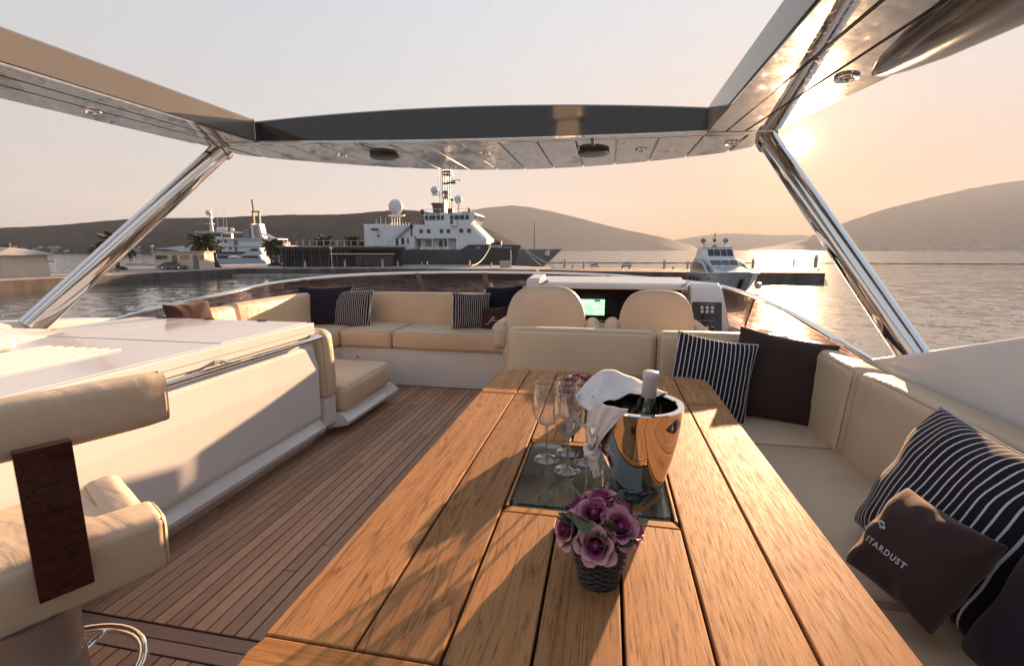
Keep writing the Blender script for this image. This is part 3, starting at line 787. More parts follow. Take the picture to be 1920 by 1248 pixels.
# ---- bar stool
sx, sy = -1.36, .80          # modelled round this point, then turned to face the bar
stool = thing('bar_stool', 'cream leather bar stool with dark rosewood back post and chrome pedestal', 'stool', (-1.40, .835, 0), radians(-28))
def curved_pad(name, x0, y0, y1, z0, z1, th, sag, m, parent, lean=0.0):
    """padded back bent round the sitter; returns a soft loft along y"""
    secs = []; n = 18
    for i in range(n + 1):
        t = i / n; y = y0 + (y1 - y0) * t; u = 2 * t - 1
        e = (1 - abs(u) ** 14) ** .5 if abs(u) < 1 else 0.0
        e = max(e, .45)
        xc = x0 - sag * u * u
        zc = (z0 + z1) / 2; hz = (z1 - z0) / 2 * (0.9 + .1 * e); hx = th / 2 * (.8 + .2 * e)
        ring = []
        for k in range(20):
            a = 2 * pi * k / 20
            cx_, cz_ = abs(cos(a)) ** .55 * (1 if cos(a) >= 0 else -1), abs(sin(a)) ** .55 * (1 if sin(a) >= 0 else -1)
            ring.append((xc + hx * cx_ + lean * hz * cz_, y, zc + hz * cz_))
        secs.append(ring)
    return loft(name, secs, m, parent, angle=50)
pad = curved_pad('backrest', -1.215 - sx, .30 - sy, 1.098 - sy, .884, 1.024, .075, .03, 'leather', stool, .06)
tube('piping', [(-1.245 - sx + .034 * cos(2 * pi * k / 24), 1.090 - sy, .954 + .067 * sin(2 * pi * k / 24)) for k in range(24)], .0035, 'leather', pad, 6, True, up=(0, 1, 0))
seatp = cushion('seat_cushion', -1.68 - sx, -1.215 - sx, .42 - sy, 1.045 - sy, .480, .612, 'leather', stool, .030, .012, seed=31)
cushion('bolster', -1.315 - sx, -1.195 - sx, .40 - sy, 1.055 - sy, .480, .655, 'leather', stool, .026, .008, (0, radians(8), 0), seed=32, seam=(1, 1))
cushion('bolster', -1.64 - sx, -1.30 - sx, .955 - sy, 1.050 - sy, .49, .628, 'leather', stool, .030, .006, (radians(6), radians(5), 0), seed=33)
prism('back_post', [(-1.182 - sx, .915), (-1.152 - sx, .915), (-1.150 - sx, .560), (-1.182 - sx, .560)], 'y', -.004, .092, 'rosewood', stool, .002)
lathe('pedestal', [(0, 0), (.20, 0), (.205, .012), (.19, .022), (.115, .03), (.098, .05), (.095, .40), (.10, .47), (.12, .487), (0, .487)], 'satin', stool, 40, (.05, -.02, 0))
ring = tube('foot_ring', [(.205 * cos(2 * pi * k / 40) + .06, .205 * sin(2 * pi * k / 40) - .02, .25) for k in range(40)], .013, 'chrome', stool, 12, True)
for a in (.15, 2.25, 4.3): tube('spoke', [(.08 * cos(a) + .05, .08 * sin(a) - .02, .25), (.20 * cos(a) + .06, .20 * sin(a) - .02, .25)], .008, 'chrome', ring, 8)

# ================================================================== TABLE
tb = thing('teak_table', 'large teak dining table with inset glass panel and dark plank seams', 'table')
TX0, TX1 = -.530, .492
seams = [TX0, -.372, -.229, -.0925, .0465, .1855, .340, TX1]
g = .0029
def board(poly, m='teak', z0=.684, z1=.72, name='plank', bev=.0025):
    bm = bmesh.new()
    A = [bm.verts.new((p[0], p[1], z0)) for p in poly]; B = [bm.verts.new((p[0], p[1], z1)) for p in poly]; n = len(poly)
    bm.faces.new(A[::-1]); f1 = bm.faces.new(B)
    for i in range(n): bm.faces.new((A[i], A[(i + 1) % n], B[(i + 1) % n], B[i]))
    bmesh.ops.bevel(bm, geom=list(f1.edges), offset=bev, segments=2, affect='EDGES', profile=.5)
    return from_bm(name, bm, m, tb, False)
GX0, GX1, GY0, GY1 = -.213, .170, 1.082, 1.462
for i in range(7):
    a, b = seams[i] + (g if i else 0), seams[i + 1] - (g if i < 6 else 0)
    if i in (2, 3, 4):
        for y0, y1 in ((.602, GY0 - .040), (GY1 + .040, 1.980)): board([(a, y0), (b, y0), (b, y1), (a, y1)])
    else: board([(a, .602), (b, .602), (b, 1.980), (a, 1.980)])
    # the leaf beyond the cross joint
    poly = [(a, 2.006), (b, 2.006), (b, 2.425), (a, 2.425)]
    if i == 0: poly = [(a, 2.006), (b, 2.006), (b, 2.432), (-.41, 2.432), (a, 2.385)]
    if i == 6: poly = [(a, 2.006), (b, 2.006), (b, 2.37), (.42, 2.42), (a, 2.425)]
    board(poly)
for side in (0, 1):                                  # slips of wood beside the glass
    a, b = ((seams[2] + g, GX0 - .005) if side == 0 else (GX1 + .005, seams[5] - g))
    board([(a, GY0 - .008), (b, GY0 - .008), (b, GY1 + .008), (a, GY1 + .008)], name='frame_slip')
for y0, y1 in ((GY0 - .036, GY0 - .010), (GY1 + .010, GY1 + .036)): board([(seams[2] + g, y0), (seams[5] - g, y0), (seams[5] - g - .014, y1 if y0 < 1.2 else y1), (seams[2] + g + .014, y1)] if y0 < 1.2 else [(seams[2] + g + .014, y0), (seams[5] - g - .014, y0), (seams[5] - g, y1), (seams[2] + g, y1)], 'teak_x', name='frame_rail')
board([(TX0, 1.985), (TX1, 1.985), (TX1, 1.992), (TX0, 1.992)], 'teak_x', name='cross_slip', bev=.001)
board([(TX0, 1.995), (TX1, 1.995), (TX1, 2.002), (TX0, 2.002)], 'teak_x', name='cross_slip', bev=.001)
board([(TX0 + .01, .46), (TX1 - .06, .46), (TX1, .52), (TX1, .597), (TX0 + .005, .597), (TX0 - .004, .565)], 'teak_x', name='end_board')
box('underframe', TX0 + .012, TX1 - .012, .50, 2.37, .66, .6835, 'caulk', tb, .002, 1)
for y in (.95, 1.95):
    lathe('leg', [(0, 0), (.22, 0), (.22, .012), (.06, .035), (.05, .05), (.05, .62), (.12, .66), (0, .66)], 'chrome', tb, 32, (-.02, y, 0))
# cast glass inlay with rounded corners
def rrect(x0, x1, y0, y1, r, n=6):
    P = []
    for cx, cy, a0 in ((x1 - r, y1 - r, 0), (x0 + r, y1 - r, pi / 2), (x0 + r, y0 + r, pi), (x1 - r, y0 + r, 1.5 * pi)):
        for i in range(n + 1): P.append((cx + r * cos(a0 + pi / 2 * i / n), cy + r * sin(a0 + pi / 2 * i / n)))
    return P
gl = board(rrect(GX0, GX1, GY0, GY1, .018), 'castglass', .690, .7225, 'glass_inlay', .003)
bm = bmesh.new(); loft_bm(bm, [[(x, y, z) for x, y in rrect(GX0 - e, GX1 + e, GY0 - e, GY1 + e, .018)] for e, z in ((.0012, .7), (.0012, .7185))], caps=False)
from_bm('glass_edge', bm, 'glassedge', gl)

# ================================================================== PILLOWS
def pillow_z(u, v, T):
    return T * (max(0, 1 - abs(u) ** 2.8) * max(0, 1 - abs(v) ** 2.8)) ** .42
def pillow_pt(u, v, w, h, T, sgn, seed):
    px = w / 2 * u * (1 - .065 * (1 - v * v)); py = h / 2 * v * (1 - .065 * (1 - u * u))
    z = sgn * pillow_z(u, v, T)
    nz = mnoise.noise(Vector((px * 7 + seed * 3.1, py * 7, seed))) * .010 + mnoise.noise(Vector((px * 18 + seed, py * 18, seed * 2))) * .003
    # pulls running in from the corners
    r = sqrt(u * u + v * v); a = atan2(v, u)
    nz += .006 * sin(9 * a + seed) * max(0, min(1, (r - .45) * 1.6))
    return Vector((px, py, z + sgn * nz * min(1, z * sgn / T * 1.6) if T else z))
def pillow(name, label, c, xdir, up, w, h, T, m, piped=None, seed=0, n=26, group=None):
    bm = bmesh.new(); rows = {}
    g_ = [sin(pi / 2 * (-1 + 2 * i / n)) for i in range(n + 1)]
    for sgn in (-1, 1):
        for i, u in enumerate(g_):
            for j, v in enumerate(g_):
                rows[sgn, i, j] = bm.verts.new(pillow_pt(u, v, w, h, T, sgn, seed))
        for i in range(n):
            for j in range(n):
                f = (rows[sgn, i, j], rows[sgn, i + 1, j], rows[sgn, i + 1, j + 1], rows[sgn, i, j + 1])
                bm.faces.new(f if sgn > 0 else f[::-1])
    bmesh.ops.remove_doubles(bm, verts=bm.verts[:], dist=1e-5)
    x = Vector(xdir).normalized(); y = Vector(up); y = (y - x * y.dot(x)).normalized(); z = x.cross(y)
    mw = Matrix(((x.x, y.x, z.x, c[0]), (x.y, y.y, z.y, c[1]), (x.z, y.z, z.z, c[2]), (0, 0, 0, 1)))
    root = from_bm(name, bm, m, None, True, None); root.matrix_world = mw
    tag(root, label, 'pillow', group)
    if piped:
        P = [pillow_pt(u, -1, w, h, 0, 1, 0) for u in g_] + [pillow_pt(1, v, w, h, 0, 1, 0) for v in g_[1:]] + [pillow_pt(u, 1, w, h, 0, 1, 0) for u in g_[::-1][1:]] + [pillow_pt(-1, v, w, h, 0, 1, 0) for v in g_[::-1][1:-1]]
        b2 = bmesh.new(); tube_bm(b2, P, .0045, 6, True); from_bm('piping', b2, piped, root)
    root['dims'] = (w, h, T, seed)
    return root
def unpinch(a, b): return a / (1 - .065 * (1 - b * b)), b / (1 - .065 * (1 - a * a))
def print_on(p, s, size, cx, cy, m, spacing=1.15, bold=0.0, name='lettering'):
    w, h, T, seed = p['dims']; me = text_mesh(s, size, bold, spacing)
    for v in me.vertices:
        u_, v_ = unpinch((v.co.x + cx) / (w / 2), (v.co.y + cy) / (h / 2))
        q = pillow_pt(u_, v_, w, h, T, 1, int(seed)); v.co = Vector((v.co.x + cx, v.co.y + cy, q.z + .0032))
    return link(name, me, m, p, False)
def stroke_on(p, pts, r, m, name='emblem'):
    w, h, T, seed = p['dims']; P = []
    for a in spline([(x, y, 0) for x, y in pts], 6): P.append((a.x, a.y, pillow_pt(*unpinch(a.x / (w / 2), a.y / (h / 2)), w, h, T, 1, int(seed)).z + .0030))
    bm = bmesh.new(); tube_bm(bm, P, r, 6, ry=.0008); return from_bm(name, bm, m, p)
M['print'] = mat('silver_print', (.52, .50, .52), .5)
M['navy_deep'] = fabric('deep_navy_velvet', (.010, .012, .030), .3)

pillow('pillow', 'dark navy square pillow in the sofa corner behind the striped one', (-2.955, 4.66, .735), (.95, .22, .02), (.02, .30, 1), .58, .45, .075, 'navy', seed=1)
pillow('pillow', 'striped navy and white pillow leaning beside the dark one on the sofa', (-2.648, 4.670, 0.719), (1, -.05, .03), (-.02, .30, 1), .47, .40, .075, 'stripe_x', 'piping', seed=2)
pillow('pillow', 'striped navy and white pillow turned sideways near the left helm seat', (-1.342, 4.700, 0.723), (.85, .52, -.06), (.14, .22, 1), .40, .37, .075, 'stripe_x', 'piping', seed=3)
pillow('pillow', 'deep blue pillow upright behind the small lettered pillow by the left helm seat', (-1.027, 4.880, 0.781), (1, 0, .07), (0, .22, 1), .40, .38, .06, 'navy_deep', seed=4)
q5 = pillow('pillow', 'small dark pillow with a silver script mark below the deep blue one', (-1.097, 4.700, 0.639), (1, .04, .06), (.03, .3, 1), .29, .26, .055, 'plum', seed=5)
stroke_on(q5, [(-.09, -.05), (-.055, -.045), (-.035, -.015), (-.005, .02), (.012, .012), (-.01, -.005)], .0032, 'print')
stroke_on(q5, [(-.03, -.02), (.0, -.014), (.03, -.018), (.075, -.012)], .0028, 'print', 'lettering')
pillow('pillow', 'dark purple pillow peeping over the far edge of the bar', (-3.02, 3.02, .80), (.2, 1, 0), (-.3, 0, 1), .34, .32, .06, 'plum', seed=6)
pillow('pillow', 'striped pillow at the far corner of the table, against the settee back', (.560, 2.62, .672), (1, -.08, -.14), (.04, .28, 1), .40, .43, .085, 'stripe_x', 'piping', seed=7)
pillow('pillow', 'large plain dark brown pillow standing in the settee corner', (.915, 2.69, .668), (.95, -.22, -.15), (.10, .26, 1), .475, .47, .095, 'plum', seed=8)
pillow('pillow', 'big striped pillow lying against the starboard backrest behind the lettered pillow', (.912, 1.345, .672), (.10, -1, -.08), (.42, -.05, .9), .46, .43, .10, 'stripe_x', 'piping', seed=9)
q10 = pillow('pillow', 'small dark pillow printed with silver STARDUST lettering', (.735, 1.175, .640), (.30, -.92, -.06), (.52, .16, .84), .225, .245, .070, 'plum', seed=10)
print_on(q10, 'STARDUST', .0185, -.012, -.036, 'print', 1.25, .0006)
stroke_on(q10, [(-.104, -.008), (-.097, -.020), (-.084, -.016), (-.074, .002), (-.060, .016), (-.046, .016)], .0022, 'print')
stroke_on(q10, [(-.076, .004), (-.066, .012), (-.054, .008), (-.047, .002)], .0016, 'print')
stroke_on(q10, [(-.048, .008), (-.043, .009), (-.041, .005)], .003, 'print')
pillow('pillow', 'large dark navy pillow cut off by the right edge of the picture', (.945, .90, .655), (.12, -1, 0), (.36, .0, .9), .50, .48, .10, 'navy', seed=11)

# ================================================================== TABLEWARE
TZ = .72
GZ = .7227
def wine_glass(label, x, y):
    t = thing('wine_glass', label, 'glass', (x, y, GZ), random.uniform(0, 6), 'wine glasses on the glass inlay')
    lathe('foot', [(0, .0), (.035, .0), (.0362, .0012), (.035, .0026), (.018, .005), (.007, .010), (.0045, .018), (0, .018)], 'crystal', t, 40)
    lathe('stem', [(.0048, .0175), (.0040, .03), (.0038, .075), (.0045, .098), (.008, .106)], 'crystal_stem', t, 20)
    lathe('bowl', [(0, .104), (.008, .106), (.022, .113), (.036, .130), (.0435, .152), (.0445, .172), (.041, .20), (.0355, .232), (.0352, .2335), (.0346, .232), (.0400, .20), (.0434, .172), (.0424, .152), (.035, .131), (.021, .115), (0, .110)], 'crystal', t, 48)
    tube('rim', [(.0352 * cos(2 * pi * i / 40), .0352 * sin(2 * pi * i / 40), .2332) for i in range(40)], .0009, 'crystal_stem', t, 6, True)
    tube('foot_edge', [(.0356 * cos(2 * pi * i / 40), .0356 * sin(2 * pi * i / 40), .0014) for i in range(40)], .0011, 'crystal_stem', t, 6, True)
    return t
wine_glass('empty wine glass nearest the left edge of the glass inlay', -.157, 1.346)
wine_glass('empty wine glass in front, closest to the flower basket', -.090, 1.284)
wine_glass('empty wine glass at the back of the group, seen through the front one', -.098, 1.405)
wine_glass('wine glass half hidden behind the hanging napkin', -.040, 1.350)

bk = thing('ice_bucket', 'polished steel ice bucket holding a wine bottle, beside the glasses', 'bucket', (.093, 1.245, GZ))
prof = [(0, 0), (.066, 0), (.0705, .004), (.079, .03), (.0945, .085), (.1055, .14), (.1120, .19), (.1145, .222), (.116, .2245), (.114, .2265), (.1005, .2262), (.0975, .2235), (.097, .20), (.091, .14), (.078, .06), (.064, .02), (0, .02)]
bb = lathe('body', prof, 'chrome', bk, 72)
bb2 = lathe('knob', [(0, 0), (.006, 0), (.006, .012), (.014, .016), (.017, .024), (.012, .033), (0, .035)], 'steel', bk, 20, (-.088, -.045, .155)); bb2.rotation_euler = (0, radians(-78), radians(28))
tube('ring_handle', [(-.108 + .004 * sin(2 * pi * k / 24), -.060 + .020 * cos(2 * pi * k / 24), .135 + .022 * sin(2 * pi * k / 24)) for k in range(24)], .003, 'steel', bk, 8, True)
bot = thing('wine_bottle', 'dark wine bottle with white foil capsule standing in the ice bucket', 'bottle', (.108, 1.262, GZ + .022))
bot.rotation_euler = (radians(2), radians(3), 0)
M['darkglass'] = mat('dark_green_glass', (.006, .008, .005), .05, coat=.5)
M['foil'] = smudged('white_foil', (.60, .57, .56), .3, .22, .42)
lathe('bottle_body', [(0, 0), (.034, 0), (.037, .004), (.037, .15), (.033, .175), (.0205, .20), (.0178, .225), (0, .226)], 'darkglass', bot, 32)
lathe('capsule', [(.0185, .218), (.0192, .219), (.0196, .268), (.0205, .270), (.0205, .281), (.0195, .2845), (.0175, .286), (0, .2862)], 'foil', bot, 32)

# napkin: a cloth over the rim, gathered and knotted below
def cloth(name, grid, m, parent=None, th=.0022, sub=2, wob=.003, seed=0):
    bm = bmesh.new(); R = [[bm.verts.new(p) for p in row] for row in grid]
    for a, b in zip(R, R[1:]):
        for i in range(len(a) - 1): bm.faces.new((a[i], a[i + 1], b[i + 1], b[i]))
    me = bpy.data.meshes.new(name); bmesh.ops.recalc_face_normals(bm, faces=bm.faces[:]); bm.to_mesh(me); bm.free()
    o = link(name, me, m, parent, True, None)
    s = o.modifiers.new('subdivide', 'SUBSURF'); s.levels = s.render_levels = 1
    so_ = o.modifiers.new('thickness', 'SOLIDIFY'); so_.thickness = th; so_.offset = 0
    return o
m = mat('white_linen', (.70, .655, .66), .85, spec=.15); M['linen'] = m
b = bsdf(m); b.inputs['Sheen Weight'].default_value = .3
v = coords(m, 'pos'); bump(m, noise(m, v, 26, 3, .5, 1.2), .35, .012)
nap = thing('napkin', 'white linen napkin draped over the ice bucket rim with a knotted end', 'napkin', (.0, 1.27, .95))
def NP(*p): return (p[0], p[1] - 1.27, p[2] - .95)
def ridge(x): return 1 - abs(sin(x))
# the sheet lying over rim and bottle shoulder
key = [[(.182, 1.360, .946), (.10, 1.392, .955), (.02, 1.392, .958), (-.05, 1.362, .944), (-.078, 1.322, .922)],
       [(.172, 1.332, .957), (.092, 1.345, .984), (.016, 1.342, 1.006), (-.040, 1.312, .984), (-.072, 1.282, .938)],
       [(.148, 1.302, .958), (.078, 1.300, .976), (.022, 1.290, .990), (-.022, 1.264, .972), (-.058, 1.246, .936)],
       [(.126, 1.284, .956), (.072, 1.258, .964), (.044, 1.222, .960), (.008, 1.200, .958), (-.030, 1.200, .930)]]
rows_ = [spline(r_, 8) for r_ in key]; cols_ = [spline([rows_[k_][i] for k_ in range(4)], 7) for i in range(len(rows_[0]))]
grid = []
for i in range(len(cols_)):
    row = []
    for j, p in enumerate(cols_[i]):
        u, w = i / (len(cols_) - 1), j / (len(cols_[i]) - 1)
        a_ = atan2(p.y - 1.18, p.x + .03)
        f_ = .0085 * ridge(4.2 * a_ + 1.1) * sin(pi * min(1, max(0, u))) ** .5 + .0035 * sin(13 * a_ + 5 * w) + .004 * mnoise.noise(Vector((p.x * 38, p.y * 38, 2.0)))
        row.append(NP(p.x, p.y, p.z + f_ - .003))
    grid.append(row)
cloth('drape', grid, 'linen', nap, .0020, 0)
# the corner that hangs down the bucket's side, gathered into a knot
grid = []
for i in range(31):
    t = i / 30
    if t < .62: k_ = t / .62; half = radians(47) * (1 - k_) ** 1.15 + radians(6.5); z = .962 - .142 * k_ ; R_ = .1205 + .008 * sin(pi * k_) - .004 * k_
    else: k_ = (t - .62) / .38; half = radians(6.5) + radians(15) * k_ ** .8; z = .820 - .056 * k_; R_ = .1165 + .006 * sin(pi * k_)
    row = []
    for j in range(37):
        s_ = -1 + 2 * j / 36; ph = radians(203) + half * s_
        fold = (.0030 + .0085 * min(1, t * 1.6)) * (ridge(5.2 * s_ + .6 + .5 * t) - .5) + .0022 * sin(17 * s_ + 4 * t)
        r_ = R_ + fold + (.006 if t > .9 else 0) * sin(9 * s_)
        zz = z - (.012 * cos(3 * s_) if t > .62 else 0) * k_ + .004 * s_ * (1 - t)
        row.append(NP(.093 + r_ * cos(ph), 1.245 + r_ * sin(ph), zz))
    grid.append(row)
cloth('tail', grid, 'linen', nap, .0020, 0)
bm = bmesh.new(); kc = Vector(NP(.093 + .122 * cos(radians(203)), 1.245 + .122 * sin(radians(203)), .820))
for k in range(3):
    tube_bm(bm, [kc + Vector((.0165 * cos(2 * pi * i / 22) + .002 * sin(k * 2.0), .0150 * sin(2 * pi * i / 22), .0065 * sin(2 * (2 * pi * i / 22) + k * 1.3) + (k - 1) * .0075)) for i in range(22)], .0072, 8, True)
from_bm('knot', bm, 'linen', nap)

# ---- flower baskets
def petal_mesh(name, w, h, curl, flare, m):
    bm = bmesh.new(); n, k = 7, 7; V = {}
    for i in range(n + 1):
        t = i / n
        wid = w * sin(min(1, t * 1.25 + .12) * pi * .56) * (1 - .25 * max(0, t - .8) * 5 * .6)
        for j in range(k + 1):
            s = -1 + 2 * j / k
            a = s * wid
            out_ = curl * (a * a) / max(w, 1e-4)               # cupped
            lip = flare * max(0, t - .62) ** 2 * 6 * (1 - .3 * abs(s))
            V[i, j] = bm.verts.new((a, -.25 * h * (t ** 2) * .3 - out_ * -1 - lip - .10 * h * sin(t * pi), h * t * (1 - .10 * s * s * t)))
    for i in range(n):
        for j in range(k): bm.faces.new((V[i, j], V[i, j + 1], V[i + 1, j + 1], V[i + 1, j]))
    me = bpy.data.meshes.new(name); bm.to_mesh(me); bm.free(); me.materials.append(M[m]); me.polygons.foreach_set('use_smooth', [True] * len(me.polygons)); return me
def petal_mat(name, deep, pale):
    m = mat(name, deep, .55, spec=.25)
    z = nd(m, 'ShaderNodeTexCoord'); s = nd(m, 'ShaderNodeSeparateXYZ'); lk(m, z.outputs['Object'], s.inputs[0])
    lk(m, mixc(m, maprange(m, s.outputs[2], .002, .030, 0, 1), deep, pale), bsdf(m).inputs['Base Color'])
    bsdf(m).inputs['Subsurface Weight'].default_value = .12; bsdf(m).inputs['Subsurface Radius'].default_value = (.01, .004, .004)
    return m
M['petal_outer'] = petal_mat('rose_petal_outer', (.34, .085, .16), (.55, .25, .31))
M['petal_inner'] = petal_mat('rose_petal_inner', (.13, .012, .05), (.38, .08, .19))
M['petal_pink'] = petal_mat('rose_petal_pale', (.40, .15, .18), (.62, .36, .36))
PM = {'o': petal_mesh('petal', .0165, .030, .55, .010, 'petal_outer'), 'p': petal_mesh('petal', .0165, .030, .55, .010, 'petal_pink'),
      'm': petal_mesh('petal', .0135, .028, .75, .005, 'petal_inner'), 'i': petal_mesh('petal', .0095, .025, .9, .002, 'petal_inner')}
m = painted('rose_leaf', (.045, .065, .035), .45, 60, .6); M['leaf'] = m
M['sage'] = painted('sage_leaf', (.14, .17, .12), .6, 60, .75)
def leaf_mesh(w, h, m):
    bm = bmesh.new(); V = {}
    for i in range(7):
        t = i / 6; ww = w * sin(pi * min(1, t * .92 + .06)) ** .8
        for j in (-1, 0, 1): V[i, j] = bm.verts.new((j * ww, -.35 * h * t * t, h * t + (.12 * ww if j == 0 else 0) * -1))
    for i in range(6):
        for j in (-1, 0): bm.faces.new((V[i, j], V[i, j + 1], V[i + 1, j + 1], V[i + 1, j]))
    me = bpy.data.meshes.new('leaf'); bm.to_mesh(me); bm.free(); me.materials.append(M[m]); me.polygons.foreach_set('use_smooth', [True] * len(me.polygons)); return me
LM = [leaf_mesh(.013, .045, 'leaf'), leaf_mesh(.011, .05, 'sage')]
def rose(parent, c, d, size, pale, seed):
    rnd = random.Random(seed)
    z = Vector(d).normalized(); x = z.orthogonal().normalized(); y = z.cross(x)
    R = Matrix((x, y, z)).transposed().to_4x4()
    bm = bmesh.new(); lathe_bm(bm, [(0, .0), (.006, .002), (.0095, .008), (.008, .017), (.004, .021), (0, .0225)], 12)
    o = from_bm('rose', bm, 'petal_inner', parent); o.matrix_local = Matrix.Translation(c) @ R @ Matrix.Scale(size, 4)
    a = rnd.uniform(0, 6)
    for ring, n, rad, tilt, key, lift in ((0, 3, .0035, 4, 'i', .001), (1, 4, .0075, 13, 'm', .0), (2, 5, .0105, 27, 'p' if pale else 'o', -.002), (3, 5, .0125, 46, 'p' if pale else 'o', -.005)):
        for i in range(n):
            a += 2 * pi / n + rnd.uniform(-.12, .12)
            p = bpy.data.objects.new('petal', PM[key]); COL.objects.link(p); p.parent = o
            s = 1 + rnd.uniform(-.08, .1)
            p.matrix_local = Matrix.Rotation(a, 4, 'Z') @ Matrix.Translation((0, -rad, lift)) @ Matrix.Rotation(radians(tilt + rnd.uniform(-5, 6)), 4, 'X') @ Matrix.Scale(s, 4)
        a += .6
    return o
M['wicker'] = painted('dark_wicker', (.022, .011, .009), .42, 90, .55)
def flower_basket(label, x, y, rz, seed, heads):
    rnd = random.Random(seed)
    t = thing('flower_basket', label, 'flowers', (x, y, TZ + .0005), rz, 'baskets of artificial roses')
    bm = bmesh.new(); rows, stakes = 17, 20
    def rad(z): return .0335 + .0225 * (z / .104) ** .85
    for r_ in range(rows):
        z = .006 + r_ * .0061
        tube_bm(bm, [((rad(z) + .0022 * cos(stakes * a / 2 + pi * r_)) * cos(a), (rad(z) + .0022 * cos(stakes * a / 2 + pi * r_)) * sin(a), z + .0008 * sin(3 * a + r_)) for a in [2 * pi * i / 60 for i in range(60)]], .0034, 5, True)
    tube_bm(bm, [((rad(.104) + .0015) * cos(2 * pi * i / 48), (rad(.104) + .0015) * sin(2 * pi * i / 48), .106 + .002 * sin(12 * 2 * pi * i / 48)) for i in range(48)], .0052, 6, True)
    for k_ in range(3):
        tube_bm(bm, [((rad(0) + .002 + .003 * sin(10 * 2 * pi * i / 60 + k_ * 2.1)) * cos(2 * pi * i / 60), (rad(0) + .002 + .003 * sin(10 * 2 * pi * i / 60 + k_ * 2.1)) * sin(2 * pi * i / 60), .004 + .003 * cos(10 * 2 * pi * i / 60 + k_ * 2.1)) for i in range(60)], .0028, 5, True)
    for s in range(stakes):
        a = 2 * pi * s / stakes
        tube_bm(bm, [(rad(z) * cos(a), rad(z) * sin(a), z) for z in (.002, .05, .104)], .0024, 5)
    lathe_bm(bm, [(0, .002), (.030, .002), (.030, .006), (0, .006)], 20)
    lathe_bm(bm, [(0, .094), (.049, .094), (.050, .09), (0, .085)], 20)
    from_bm('basket', bm, 'wicker', t)
    for i, (dx, dy, dz, nx, ny, nz, s, pale) in enumerate(heads): rose(t, Vector((dx, dy, dz)), (nx, ny, nz), s, pale, seed * 31 + i)
    for i in range(16):
        a = 2 * pi * i / 16 + rnd.uniform(-.2, .2); el = rnd.uniform(-.35, .55)
        o = bpy.data.objects.new('leaf', LM[i % 5 == 0]); COL.objects.link(o); o.parent = t
        o.matrix_local = Matrix.Translation((.036 * cos(a), .036 * sin(a), .108 + rnd.uniform(0, .02))) @ Matrix.Rotation(a - pi / 2, 4, 'Z') @ Matrix.Rotation(-(pi / 2 - el), 4, 'X') @ Matrix.Rotation(rnd.uniform(-.6, .6), 4, 'Z') @ Matrix.Scale(rnd.uniform(.8, 1.15), 4)
    bm = bmesh.new()
    for i in range(9):
        a = i * .7; tube_bm(bm, [(0.01 * cos(a), .01 * sin(a), .09), (.03 * cos(a), .03 * sin(a), .125)], .0018, 5)
    from_bm('stem', bm, 'leaf', t)
    o = bpy.data.objects.new('leaf', LM[1]); COL.objects.link(o); o.parent = t
    o.matrix_local = Matrix.Translation((-.004, -.050, .124)) @ Matrix.Rotation(radians(-62), 4, 'Y') @ Matrix.Rotation(radians(40), 4, 'Z') @ Matrix.Scale(1.15, 4) if True else Matrix()
    return t
heads = [(-.004, -.046, .100, -.15, -.88, .46, .98, True), (-.010, -.012, .132, -.10, -.45, .88, 1.0, False), (.030, -.026, .122, .35, -.60, .74, .98, False),
         (-.052, -.018, .104, -.80, -.45, .42, .92, True), (-.002, .018, .144, .02, .15, 1.0, .92, False), (.053, .000, .108, .90, -.10, .42, .85, False),
         (.032, .026, .128, .55, .45, .75, .85, True), (-.038, .022, .124, -.6, .4, .75, .82, False), (.0, .048, .108, 0, .85, .5, .85, False)]
flower_basket('dark wicker basket of dusky pink roses in the foreground of the table', .004, .842, 0.0, 3, heads)
flower_basket('second rose basket, half hidden behind the wine glasses and napkin', -.078, 1.735, 2.1, 5, heads)

# ================================================================== THE BAY
SEA = -3.6
CD = Vector((-sin(YAW), cos(YAW), 0)); CR = Vector((cos(YAW), sin(YAW), 0))
def at(px, depth, z=0.0):
    """place on the compass line of an image column, `depth` metres out along the view axis"""
    p = EYE + CD * depth + CR * ((px - 960) / 900 * depth * cos(PITCH))
    return Vector((p.x, p.y, z))
m = bpy.data.materials.new('sea_water'); m.use_nodes = True; M['sea'] = m
b = bsdf(m); b.inputs['Base Color'].default_value = (.05, .07, .08, 1); b.inputs['Roughness'].default_value = .07; b.inputs['IOR'].default_value = 2.5
v = coords(m, 'pos')
def slope(sc, k, det):
    n_ = nd(m, 'ShaderNodeTexNoise'); n_.inputs['Scale'].default_value = sc; n_.inputs['Detail'].default_value = det; n_.inputs['Roughness'].default_value = .6; lk(m, v, n_.inputs['Vector'])
    a_ = nd(m, 'ShaderNodeVectorMath', operation='SUBTRACT'); lk(m, n_.outputs['Color'], a_.inputs[0]); a_.inputs[1].default_value = (.5, .5, .5)
    s_ = nd(m, 'ShaderNodeVectorMath', operation='MULTIPLY'); lk(m, a_.outputs[0], s_.inputs[0]); s_.inputs[1].default_value = (k, k, 0); return s_.outputs[0]
def addv(a_, b_):
    q_ = nd(m, 'ShaderNodeVectorMath', operation='ADD'); lk(m, a_, q_.inputs[0])
    if isinstance(b_, tuple): q_.inputs[1].default_value = b_
    else: lk(m, b_, q_.inputs[1])
    return q_.outputs[0]
